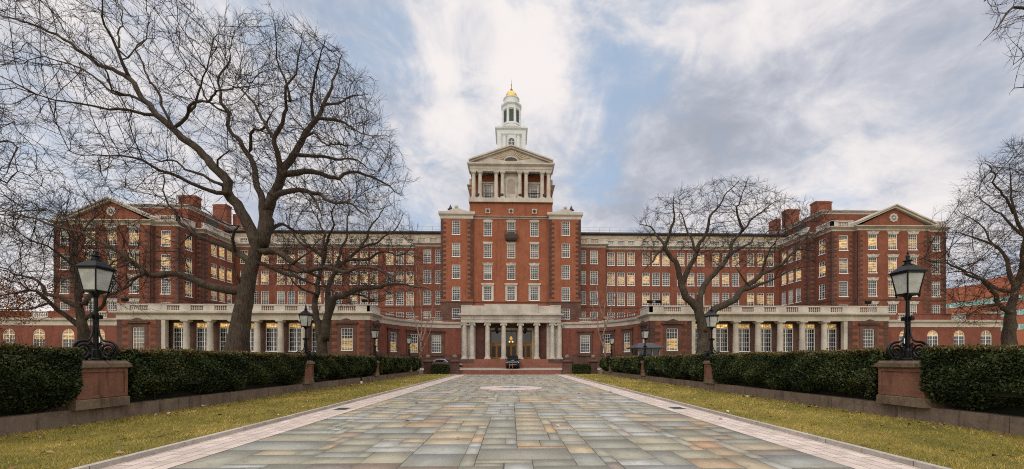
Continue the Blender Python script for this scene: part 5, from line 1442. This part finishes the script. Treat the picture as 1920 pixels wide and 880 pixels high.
# ---- twin-stemmed tree before the pavilion
t = Tree(34, 2)
t.limb_px([(604, 690), (604, 655), (607, 628)], 36, 30)
t.limb_px([(602, 640), (596, 611), (592, 580), (594, 550), (600, 520), (607, 490), (610, 460), (603, 430), (592, 405), (580, 380)], 17, 3, 0, 3)
t.limb_px([(609, 635), (613, 600), (622, 575), (632, 557), (650, 550), (678, 544), (705, 538), (730, 534), (765, 536), (800, 540)], 20, 3, 0, -3)
t.limb_px([(616, 585), (615, 560), (617, 540), (628, 514), (651, 487), (678, 464), (693, 430), (709, 405), (720, 385)], 13, 3, 0, 1)
t.limb_px([(628, 514), (640, 470), (650, 430), (655, 400), (650, 375)], 8, 2, .3, 3)
t.limb_px([(600, 520), (575, 512), (550, 505), (520, 500), (495, 502)], 8, 2.5, 1, -2)
t.limb_px([(608, 485), (585, 465), (560, 450), (540, 425), (535, 400)], 8, 2.5, 1, 3)
t.limb_px([(610, 462), (625, 430), (622, 400), (630, 375)], 7, 2, 1, -2)
t.limb_px([(594, 552), (570, 545), (545, 520), (530, 515)], 7, 2.5, .4, -2)
t.limb_px([(651, 487), (690, 485), (720, 470), (750, 475), (775, 460)], 8, 2.5, .4, -1)
t.limb_px([(678, 464), (715, 450), (745, 425), (755, 400)], 6, 2, .4, 2)
t.limb_px([(650, 550), (680, 555), (705, 565), (725, 560)], 6, 2, -.5, -2)
t.grow([([(495, 500), (505, 440), (540, 390), (600, 365), (680, 365), (730, 385), (775, 430), (800, 500), (790, 545), (730, 565), (640, 570), (600, 480), (560, 540), (505, 530)], 3600, 5.5)], step=.28, kill=.44)
t.finish('bare_tree', 'smaller dark bare tree with twin stems between the great leaning tree and the curved wall', 'bare winter trees', tip=0.0078)

# ---- forked tree on the kiosk side
t = Tree(34, 3)
t.limb_px([(1314, 690), (1316, 660), (1317, 630), (1314, 600)], 36, 28)
t.limb_px([(1314, 603), (1309, 580), (1290, 557), (1277, 532), (1270, 501), (1256, 476), (1246, 462), (1254, 445), (1263, 408), (1262, 368)], 20, 3, 0, -2)
t.limb_px([(1312, 590), (1313, 553), (1328, 527), (1346, 506), (1367, 480), (1373, 458), (1393, 432), (1419, 406), (1454, 376)], 15, 3, 0, 3)
t.limb_px([(1278, 534), (1290, 506), (1307, 471), (1324, 441), (1328, 406), (1350, 385), (1363, 359), (1385, 342)], 12, 3, -.3, -3)
t.limb_px([(1318, 622), (1328, 596), (1350, 575), (1376, 560), (1402, 536), (1428, 514), (1462, 497), (1493, 467), (1518, 432), (1531, 411), (1551, 396)], 19, 3, 0, 2)
t.limb_px([(1393, 543), (1419, 536), (1454, 523), (1484, 506), (1510, 500)], 10, 3, .5, -2)
t.limb_px([(1247, 466), (1233, 474), (1225, 488), (1208, 506)], 7, 3, -1, -2)
t.limb_px([(1393, 432), (1380, 400), (1390, 370), (1400, 345)], 7, 2, 1.5, 0)
t.limb_px([(1367, 480), (1400, 460), (1430, 440), (1470, 425)], 7, 2, 1, 4)
t.limb_px([(1402, 536), (1385, 510), (1380, 498), (1395, 490)], 6, 2, .5, 1)
t.limb_px([(1246, 462), (1230, 440), (1215, 425), (1200, 420)], 6, 2, -1, 1)
t.limb_px([(1307, 471), (1295, 440), (1280, 410), (1275, 385)], 6, 2, -1, 1.5)
t.limb_px([(1428, 514), (1440, 480), (1460, 450), (1490, 430)], 6, 2, 1, -2)
t.limb_px([(1493, 467), (1520, 470), (1550, 460)], 5, 2, 1.5, 3)
t.grow([([(1195, 420), (1225, 385), (1262, 365), (1320, 350), (1385, 335), (1440, 355), (1500, 385), (1560, 395), (1550, 440), (1520, 500), (1470, 510), (1400, 500), (1330, 500), (1270, 470), (1205, 500)], 2600, 5.5)], step=.28, kill=.46)
t.finish('bare_tree', 'bare tree forking low into spreading limbs behind the hedge next to the grey kiosk', 'bare winter trees', tip=0.0092, sprays=2)

# ---- broad tree at the picture's edge behind the first lamp, and its twisted neighbour
t = Tree(25, 4)
t.limb_px([(158, 690), (157, 640), (155, 610), (152, 582), (147, 555)], 40, 30)
t.limb_px([(150, 612), (133, 600), (110, 582), (96, 567), (82, 555), (67, 545), (52, 541), (28, 548), (-5, 557), (-40, 570)], 15, 4, 0, -2.5)
t.limb_px([(149, 578), (127, 565), (110, 557), (92, 549), (80, 538), (61, 524), (45, 519), (20, 510), (-5, 505), (-40, 500)], 14, 4, 0, 2)
t.limb_px([(147, 556), (143, 525), (138, 490), (140, 455), (130, 420), (115, 395)], 18, 4, 0, 2)
t.limb_px([(160, 570), (169, 553), (185, 535), (200, 515), (215, 495), (232, 480)], 14, 4, 0, 3)
t.limb_px([(160, 598), (178, 585), (202, 556), (229, 546), (250, 530), (262, 514)], 12, 4, 0, -2)
t.limb_px([(140, 500), (115, 480), (90, 460), (60, 450), (30, 430), (0, 420)], 9, 3, .5, -2)
t.limb_px([(138, 460), (160, 430), (185, 405), (190, 380)], 7, 2.5, 1.5, 3)
t.limb_px([(96, 567), (70, 575), (35, 580), (0, 583)], 7, 2.5, -1, -3)
t.limb_px([(55, 543), (40, 530), (20, 525), (-10, 530)], 6, 2.5, -1.5, -1)
t.grow([([(-90, 470), (-40, 400), (30, 370), (110, 370), (180, 365), (230, 420), (262, 500), (230, 550), (150, 540), (90, 560), (40, 600), (-80, 620)], 3400, 5)], step=.28, kill=.42)
t.finish('bare_tree', 'broad bare tree holding a few brown leaves behind the first lamp, before the arched windows', 'bare winter trees', tip=0.0076, leaves=4200, leaf_zone=lambda p: p[2] < 6.2 and p[0] < -25.5)
t = Tree(21, 5)
t.limb_px([(-160, 700), (-158, 640), (-150, 560), (-130, 500), (-110, 450)], 50, 34)
t.limb_px([(-110, 450), (-80, 380), (-60, 310), (-40, 275), (0, 260), (25, 270), (33, 280), (20, 305), (12, 322)], 20, 4, 0, -1)
t.limb_px([(-60, 310), (-20, 330), (10, 345), (35, 330), (60, 335), (80, 350)], 9, 2.5, 0, 2)
t.limb_px([(-110, 450), (-60, 400), (-20, 372), (15, 375), (50, 395), (85, 390), (110, 400)], 12, 3, 0, 1)
t.limb_px([(-80, 380), (-90, 300), (-60, 220), (-30, 200), (10, 215), (30, 235)], 12, 2.5, 0, -2)
t.grow([([(-140, 330), (-120, 230), (-40, 190), (20, 205), (70, 270), (130, 340), (125, 400), (60, 420), (-20, 440), (-120, 430)], 1500, 4)], step=.28, kill=.42)
t.finish('bare_tree', 'bare tree with a twisted elbow branch, mostly cut off by the frame', 'bare winter trees', tip=0.0076, sprays=1)

# ---- tree by the distant office, and the overhanging one
t = Tree(25, 6)
t.limb_px([(1894, 700), (1895, 648), (1897, 600), (1900, 560), (1904, 535)], 46, 32)
t.limb_px([(1897, 590), (1871, 572), (1862, 556), (1846, 527), (1817, 511), (1776, 492), (1752, 486), (1725, 488)], 15, 3, 0, -2)
t.limb_px([(1902, 548), (1880, 545), (1850, 527), (1825, 514), (1795, 510), (1765, 520)], 12, 3, 0, 2.5)
t.limb_px([(1903, 538), (1890, 505), (1887, 489), (1868, 464), (1848, 455), (1824, 451), (1792, 438), (1770, 436)], 14, 3, 0, 1)
t.limb_px([(1905, 535), (1920, 490), (1915, 440), (1900, 400), (1890, 350), (1895, 310)], 18, 3, 0, -1)
t.limb_px([(1915, 440), (1880, 410), (1850, 385), (1830, 360)], 8, 2.5, -.5, 2)
t.limb_px([(1900, 400), (1870, 350), (1860, 320), (1850, 305)], 7, 2.5, -.6, -3)
t.limb_px([(1905, 540), (1950, 500), (2000, 470), (2050, 440)], 20, 4, 0, 2)
t.limb_px([(1920, 490), (1960, 420), (1975, 350), (1990, 300), (1980, 255)], 16, 3, -.4, 3)
t.limb_px([(1871, 572), (1840, 580), (1815, 590), (1790, 588)], 7, 2.5, -.6, -3)
t.limb_px([(1868, 464), (1840, 430), (1815, 410), (1795, 400)], 6, 2, .6, 3)
t.grow([([(1735, 490), (1765, 430), (1800, 380), (1835, 330), (1865, 300), (1905, 270), (1960, 250), (2040, 290), (2080, 380), (2060, 480), (1980, 500), (1930, 560), (1860, 600), (1790, 600), (1760, 550)], 4000, 5.5)], step=.28, kill=.42)
t.finish('bare_tree', 'spreading bare tree with scattered brown leaves before the distant orange office', 'bare winter trees', tip=0.0076, leaves=1500, leaf_zone=lambda p: p[2] < 9 and p[0] > 27)
t = Tree(13, 7)
t.limb_px([(2120, 760), (2115, 600), (2100, 420), (2090, 260)], 70, 44)
t.limb_px([(2090, 270), (2060, 140), (2000, 60), (1950, 20), (1915, 12), (1885, 35), (1862, 58), (1845, 72)], 26, 3, 0, -1)
t.limb_px([(2060, 140), (2000, 110), (1950, 90), (1925, 105), (1905, 120)], 14, 3, 0, 1)
t.limb_px([(2000, 60), (1960, -10), (1910, -30), (1870, -15), (1845, 5)], 14, 3, -.6, 1)
t.limb_px([(2090, 260), (2120, 120), (2150, 0), (2160, -80)], 34, 10)
t.limb_px([(2095, 300), (2020, 210), (1960, 160), (1930, 150), (1905, 165)], 14, 3, 0, -1)
t.grow([([(1850, 5), (1870, -40), (1950, -80), (2060, -60), (2080, 100), (2000, 150), (1940, 150), (1915, 125), (1895, 80), (1862, 62)], 620, 1.6)], step=.2, kill=.3, fuzz=.12, radial=.5)
t.finish('bare_tree', 'bare tree outside the frame whose branch tips hang into the upper corner sky', 'bare winter trees', tip=0.0055, sprays=1, twig_len=.32)

# ---- thin pale birches by the curved walls
def birch(stems, Y, seed, zone, label):
    t = Tree(Y, seed); first = True
    for st in stems:
        if first: t.limb_px(st, 4.6, 1.4, 0, t.r.uniform(-1, 1)); first = False
        else: t.limb_px(st, 3.6, 1.2, 0, t.r.uniform(-1.5, 1.5))
    t.grow([(zone, 420, 1.8)], step=.26, kill=.5)
    t.finish('birch_tree', label, 'thin pale trees by the curved walls', bark='birch', tip=0.007, sprays=2, twig_len=.5)
birch([[(787, 690), (789, 640), (791, 600), (788, 560), (782, 520), (778, 490)], [(788, 655), (797, 620), (806, 590), (818, 560), (826, 530)], [(790, 640), (780, 600), (770, 565), (762, 540)], [(787, 665), (799, 640), (808, 615), (812, 598)]], 53.0, 21,
      [(750, 500), (775, 470), (800, 480), (835, 520), (830, 590), (800, 600), (760, 590), (745, 550)], 'thin pale multi stemmed birch before the curved wall on the leaning tree side')
birch([[(1136, 690), (1134, 640), (1133, 600), (1136, 560), (1138, 520)], [(1135, 660), (1124, 620), (1116, 590), (1108, 560), (1104, 540)], [(1134, 620), (1142, 590), (1150, 560), (1160, 535)], [(1133, 600), (1122, 565), (1118, 535), (1120, 515)]], 53.0, 22,
      [(1095, 560), (1105, 520), (1135, 505), (1160, 525), (1165, 570), (1145, 600), (1110, 605)], 'thin pale multi stemmed birch before the curved wall on the kiosk side')

# ---- twiggy brown shrub thickets at the foot of the low wing (far edge)
def shrub(x, y, wx, h, label, seed):
    r = np.random.default_rng(seed); V, F, off = [], [], 0
    rows = []
    for q in range(420):
        p = np.array([x + r.normal(0, wx * .35), y + r.normal(0, .5), -.02]); v = np.array([r.normal(0, .35), r.normal(0, .3), 1.0]); pts = [p]
        L = h * r.uniform(.5, 1.05)
        for k in range(4):
            v = v + r.normal(0, .28, 3); v /= np.linalg.norm(v); p = p + v * L / 4; pts.append(p)
        rows.append(np.array(pts))
    m = MB()
    for pts in rows: m.tube(pts, [.016, .013, .011, .009, .006], 3, cap=False)
    o = m.build('shrub', M['twig']); tag(o, label, 'shrub', 'twiggy shrubs by the low wing')
    n = 2600; c = np.array([rows[i][j] for i, j in zip(r.integers(0, 420, n), r.integers(2, 5, n))]) + r.normal(0, .1, (n, 3)); a = r.normal(size=(n, 3)); a /= np.linalg.norm(a, axis=1)[:, None]
    e = np.cross(a, r.normal(size=(n, 3))); e /= np.linalg.norm(e, axis=1)[:, None]; sz = r.uniform(.03, .07, n)[:, None]
    me = np_mesh('leaves', np.stack([c - a * sz, c + e * sz * .6, c + a * sz, c - e * sz * .6], 1).reshape(-1, 3), np.arange(4 * n).reshape(-1, 4), M['oak_leaf']); face_attr(me, 'tone', r.random(n)); child('leaves', me, o)
shrub(-44.5, 37, 5.0, 4.6, 'twiggy shrub with russet leaves at the far edge behind the broad bare tree', 31)

# ================================================================== VEHICLES
def loft(m, secs):
    """secs: list of closed rings with equal vertex count"""
    k = len(secs[0]); b = len(m.v)
    for s_ in secs: m.v += [tuple(p) for p in s_]
    for i in range(len(secs) - 1):
        for j in range(k):
            j2 = (j + 1) % k; m.f.append([b + i * k + j, b + i * k + j2, b + (i + 1) * k + j2, b + (i + 1) * k + j])
    m.f.append([b + j for j in range(k)][::-1]); m.f.append([b + (len(secs) - 1) * k + j for j in range(k)])
def ring(y, hw, z0, z1, c=.08):
    return [(-hw + c, y, z0), (hw - c, y, z0), (hw, y, z0 + c), (hw, y, z1 - c * 1.6), (hw - c * 1.4, y, z1), (-hw + c * 1.4, y, z1), (-hw, y, z1 - c * 1.6), (-hw, y, z0 + c)]
def vehicle(name, loc, rz, label, cat, paint, suv=True):
    """front faces local -y"""
    t = thing(name, loc, label, cat); t.rotation_euler = (0, 0, rz)
    H = 1.88 if suv else 1.45; bl = 1.22 if suv else .95; hd = 1.12 if suv else .85; hw = .97 if suv else .88; L = 2.4
    m = MB(); loft(m, [ring(-L, hw - .14, .42, hd - .22), ring(-L + .12, hw - .04, .30, hd - .08), ring(-L + .5, hw, .26, hd), ring(-L + 1.35, hw, .26, bl - .02), ring(L - .4, hw, .26, bl), ring(L - .05, hw - .06, .34, bl - .05)])
    m.build('body', M[paint], t, local=True)
    y0, y1 = -L + 1.30, L - (.25 if suv else .7)
    m = MB(); loft(m, [ring(y0, hw - .10, bl - .12, bl + .0, .03), ring(y0 + .75, hw - .22, bl - .12, H - .05, .05), ring(y0 + 1.3, hw - .22, bl - .12, H, .07), ring(y1 - .6, hw - .24, bl - .12, H - .03, .07), ring(y1, hw - .14, bl - .12, bl + .25, .05)])
    m.build('cabin', M[paint], t, local=True)
    m = MB(); a = hw - .2; b = hw - .31
    m.prism([(-a, y0 + .03, bl + .04), (a, y0 + .03, bl + .04), (b, y0 + .72, H - .1), (-b, y0 + .72, H - .1)], (0, -.02, .02)); m.build('windscreen', M['darkglass'], t, local=True)
    for sx in (-1, 1):
        m = MB(); m.prism([(sx * (hw - .105), y0 + .55, bl + .03), (sx * (hw - .12), y1 - .35, bl + .03), (sx * (hw - .215), y1 - .7, H - .18), (sx * (hw - .215), y0 + .95, H - .18)], (sx * .02, 0, 0)); m.build('side_window', M['darkglass'], t, local=True)
        m = MB(); m.box(*sorted((sx * (hw - .10), sx * (hw - .42))), -L + .0, -L + .2, hd - .36, hd - .18); m.build('headlight', M['headlight'], t, local=True)
        m = MB(); m.box(*sorted((sx * (hw - .06), sx * (hw + .15))), y0 + .55, y0 + .68, bl - .0, bl + .16); m.build('mirror', M[paint], t, local=True)
        for yy in (-L + .85, L - .85):
            m = MB(); R = .38 if suv else .32
            pr = [(R * .62, -.11), (R, -.09), (R, .09), (R * .62, .11)]; k = 18; bb = len(m.v)
            for r_, o in pr:
                for i in range(k): m.v.append((sx * (hw - .10) + o, yy + r_ * math.cos(2 * PI * i / k), R + r_ * math.sin(2 * PI * i / k)))
            for j in range(3):
                for i in range(k): m.f.append([bb + j * k + i, bb + j * k + (i + 1) % k, bb + (j + 1) * k + (i + 1) % k, bb + (j + 1) * k + i])
            w = m.build('wheel', M['tyre'], t, local=True)
            m = MB(); m.prism([(sx * (hw - .03), yy + R * .62 * math.cos(2 * PI * i / 12), R + R * .62 * math.sin(2 * PI * i / 12)) for i in range(12)], (-sx * .1, 0, 0)); m.build('rim', M['rim'], w, local=True)
    m = MB(); m.box(-.52, .52, -L - .015, -L + .05, hd - .52, hd - .28); m.build('grille', M['dark'], t, local=True)
    m = MB(); m.box(-.56, .56, -L - .03, -L + .02, hd - .27, hd - .235); m.box(-.5, .5, -L - .03, -L + .02, hd - .56, hd - .53); m.build('trim', M['chrome'], t, local=True)
    m = MB(); m.box(-hw + .08, hw - .08, -L - .06, -L + .2, .30, .50); m.build('bumper', M['dark'], t, local=True)
    m = MB(); m.box(-.26, .26, -L - .045, -L, .60, .72) if not suv else m.box(-.2, .2, y0 - .55, y0 - .50, bl - .07, bl - .02); m.build('plate', M['plate'], t, local=True)
    return t
vehicle('suv', (atx(961.5, 58.6), 58.6, 0.69), 0.0, 'black suv parked nose out at the foot of the portico steps', 'car', 'black_paint')
vehicle('parked_car', (atx(835, 57.5), 57.5, 0.62), math.radians(62), 'silver car seen over the balustrade beside the portico steps', 'car', 'silver_paint', suv=False)

# ================================================================== SMALL THINGS
# handrail on the lower steps
hr = MB()
for x in (-.22, .22):
    hr.tube([(x, 51.75, 0.0), (x, 51.75, .82), (x, 53.0, 1.42), (x, 53.25, 1.42), (x, 53.25, .56)], .028, 6)
hr.tube([(-.22, 52.4, 1.13), (.22, 52.4, 1.13)], .02, 5)
tag(hr.build('handrail', M['rail_red']), 'narrow double rust red handrail in the middle of the lower steps', 'handrail')
# grey kiosk
kx, ky = atx(1210, 46.0), 46.0
T = thing('kiosk', (kx, ky, 0), 'small grey kiosk with a hipped slate roof and dark windows behind the hedge', 'kiosk')
m = MB(); m.box(kx - 1.25, kx + 1.25, ky - 1.25, ky + 1.25, -.02, 2.0); m.box(kx - 1.3, kx + 1.3, ky - 1.3, ky + 1.3, 3.0, 3.2)
for sx in (-1, -.33, .33, 1):
    for sy in (-1, 1): m.box(kx + sx * 1.18 - .07, kx + sx * 1.18 + .07, ky + sy * 1.18 - .07, ky + sy * 1.18 + .07, 2.0, 3.0)
m.build('wall', M['kiosk'], T)
m = MB(); m.box(kx - 1.15, kx + 1.15, ky - 1.15, ky + 1.15, 2.0, 3.0); m.build('glazing', M['darkglass'], T)
m = MB(); m.box(kx - 1.75, kx + 1.75, ky - 1.75, ky + 1.75, 3.18, 3.28); m.frustum(kx, ky, 3.28, 3.85, 1.7, 1.7, .75, .3); m.build('roof', M['slate'], T)
# floodlights on the pavilion parapets
def flood(px, py, Y, label):
    p = at(px, py, Y); z = 8.73
    t = thing('floodlight', (p.x, p.y, z), label, 'floodlight', 'floodlights on the parapets')
    m = MB(); m.tube([(p.x, p.y, z), (p.x, p.y, z + .28)], .035, 5); m.build('bracket', M['dark'], t)
    m = MB(); m.prism([(p.x - .3, p.y - .2, z + .25), (p.x + .3, p.y - .2, z + .25), (p.x + .3, p.y - .25, z + .6), (p.x - .3, p.y - .25, z + .6)], (0, .35, .1)); m.build('housing', M['dark'], t)
for px, py, lb in ((1218, 570, 'black floodlight at the curved wall end of the parapet on the kiosk side'), (1234, 568, 'black floodlight above the pedimented window beside the grey kiosk'), (1627, 570, 'black floodlight on the outer end of the parapet behind the first lamp'),
                   (235, 562, 'black floodlight on the outer end of the parapet near the broad bare tree'), (684, 565, 'black floodlight above the pedimented window beside the twin stemmed tree'), (697, 566, 'black floodlight at the curved wall end of the parapet beside the twin stemmed tree')):
    flood(px, py, 49.9, lb)
# drains, spigot
for s in (-1, 1):
    m = MB(); x = s * 6.28; m.box(x - .24, x + .24, 14.7, 15.3, 0.0, .012)
    d = m.build('drain_cover', M['drain']); tag(d, f'bluish square drain cover in the pink paver margin on the {SIDE[s]} side', 'drain cover', 'drain covers in the paver margins')
    m = MB()
    for i in range(6): m.box(x - .2, x + .2, 14.78 + i * .085, 14.80 + i * .085, .012, .016)
    m.build('grate', M['dark'], d)
q = Vector((-11.25, 30.3, 0)); T = thing('garden_tap', (q.x, q.y, 0.05), 'small black standpipe tap with a pale foot at the low wall', 'tap')
m = MB(); m.tube([(q.x, q.y, .25), (q.x, q.y, .62)], .05, 8); m.tube([(q.x, q.y, .55), (q.x, q.y - .14, .52)], .03, 6); m.build('pipe', M['dark'], T)
m = MB(); m.lathe([(.10, .05), (.09, .22), (.05, .27)], (q.x, q.y, 0), 10); m.build('foot', M['white'], T)
# flag on the roof
f0 = at(652, 436, 76); z1 = at(652, 345, 76).z
T = thing('flagpole', (f0.x, 76, 25.6), 'tall thin flagpole on the roof behind the great leaning tree', 'flagpole')
m = MB(); m.tube([(f0.x, 76, 25.5), (f0.x, 76, z1)], [.09, .05], 6); m.lathe([(.1, z1), (.12, z1 + .1), (.02, z1 + .2)], (f0.x, 76, 0), 8); m.build('pole', M['white'], T)
def drape(i, n): return (f0.x + .10 + .34 * i / n, 76 + .16 * math.sin(i * 2.1), )
fz1, fz0 = at(652, 352, 76).z, at(652, 379, 76).z
FL = None
for i in range(7):
    a, b = drape(i, 7), drape(i + 1, 7); m = MB()
    m.prism([(a[0], a[1], fz0 + .3 * (i % 2)), (b[0], b[1], fz0 + .3 * ((i + 1) % 2)), (b[0], b[1], fz1 - .25 * i), (a[0], a[1], fz1 - .22 * i)], (0, .02, 0))
    if FL is None: FL = m.build('flag', M['flag_blue']); tag(FL, 'red white and blue flag hanging limp from the roof flagpole', 'flag')
    else: m.build('stripe', M['flag_red'] if i % 2 else M['flag_white'], FL)

# ---- grass blades and fallen leaves on the two lawns
def grass():
    r = np.random.default_rng(55); P = []
    for s in (-1, 1):
        for ya, yb, dens in ((4.2, 9, 1500), (9, 14, 900), (14, 22, 420), (22, 36, 170), (36, 52, 70)):
            n = int((yb - ya) * 4.6 * dens); x = s * r.uniform(CURB_X + .15, 11.62, n); y = r.uniform(ya, yb, n); P.append(np.stack([x, y, np.full(n, .07), np.full(n, 1.0 if ya < 9 else 1.25 if ya < 14 else 1.8 if ya < 22 else 2.8 if ya < 36 else 4.0)], 1))
    P = np.concatenate(P); n = len(P); x, y = P[:, 0], P[:, 1]
    patch = .5 + .28 * np.sin(x * 1.3 + 1.7 * np.sin(y * .45)) * np.sin(y * .8 + .9 * np.sin(x * .9)) + .18 * np.sin(x * 4.1 + y * 1.3) * np.sin(y * 3.3 - x)
    cell = r.random((400, 400)); ix, iy = (x / .16).astype(int) % 400, (y / .16).astype(int) % 400; cl = cell[ix, iy]
    cell2 = r.random((200, 200)); cl2 = cell2[(x / .45 + .3 * np.sin(y * 3)).astype(int) % 200, (y / .45 + .3 * np.sin(x * 3)).astype(int) % 200]
    patch = np.clip(patch + (cl - .5) * .35 + (cl2 - .5) * .30, 0, 1.2)
    keep = r.random(n) < np.clip(.30 + 1.3 * cl2 + .5 * cl, 0, 1)
    P, x, y, patch, cl = P[keep], x[keep], y[keep], patch[keep], cl[keep]; n = len(P)
    h = (.6 + .9 * cl) * .042 * r.uniform(.5, 1.5, n) * (0.75 + .5 * patch); wd = .0032 * P[:, 3] * r.uniform(.7, 1.3, n); h = h * (1 + .12 * (P[:, 3] - 1))
    an = r.random(n) * 2 * PI; le = r.uniform(.2, 1.3, n) * h; la = r.random(n) * 2 * PI
    B = P[:, :3]; u = np.stack([np.cos(an), np.sin(an), 0 * an], 1) * wd[:, None]; tipv = np.stack([np.cos(la) * le, np.sin(la) * le, h], 1)
    V = np.stack([B - u, B + u, B + tipv], 1).reshape(-1, 3)
    me = np_mesh('grass', V, np.arange(3 * n).reshape(-1, 3), M['grass']); face_attr(me, 'tone', np.clip(patch * .75 + r.normal(0.05, .2, n), 0, 1))
    o = bpy.data.objects.new('grass', me); COL.objects.link(o); tag(o, 'short winter grass, patchy green and straw yellow, on the two lawns', 'grass', kind='stuff')
    # leaves: clustered along the walls, some scattered, a few on the paving
    n = 1150; s = r.choice([-1, 1], n); f = r.random(n); x = np.where(f < .45, 11.55 - np.abs(r.normal(0, .45, n)), r.uniform(CURB_X + .3, 11.4, n)); y = 5 + 46 * r.random(n) ** 1.2; z = np.full(n, .105)
    far = 1 + .035 * y
    on = f > .965; x = np.where(on, r.uniform(.5, 6.6, n), x); z = np.where(on, .02, z)
    c = np.stack([s * x, y, z + .012 * r.random(n)], 1); a = r.normal(size=(n, 3)) * np.array([1, 1, .25]); a /= np.linalg.norm(a, axis=1)[:, None]; e = np.cross(a, r.normal(size=(n, 3)) * .3 + np.array([0, 0, 1])); e /= np.linalg.norm(e, axis=1)[:, None]
    sz = (r.uniform(.025, .060, n) * np.minimum(far, 1.7))[:, None]
    V = np.stack([c - a * sz, c + e * sz * .7 + np.array([0, 0, .012]), c + a * sz, c - e * sz * .6 + np.array([0, 0, .015])], 1).reshape(-1, 3)
    me = np_mesh('fallen_leaves', V, np.arange(4 * n).reshape(-1, 4), M['dead_leaf']); face_attr(me, 'tone', r.random(n))
    o = bpy.data.objects.new('fallen_leaves', me); COL.objects.link(o); tag(o, 'dry brown and bleached leaves scattered over the lawns and paving', 'leaves', kind='stuff')
grass()
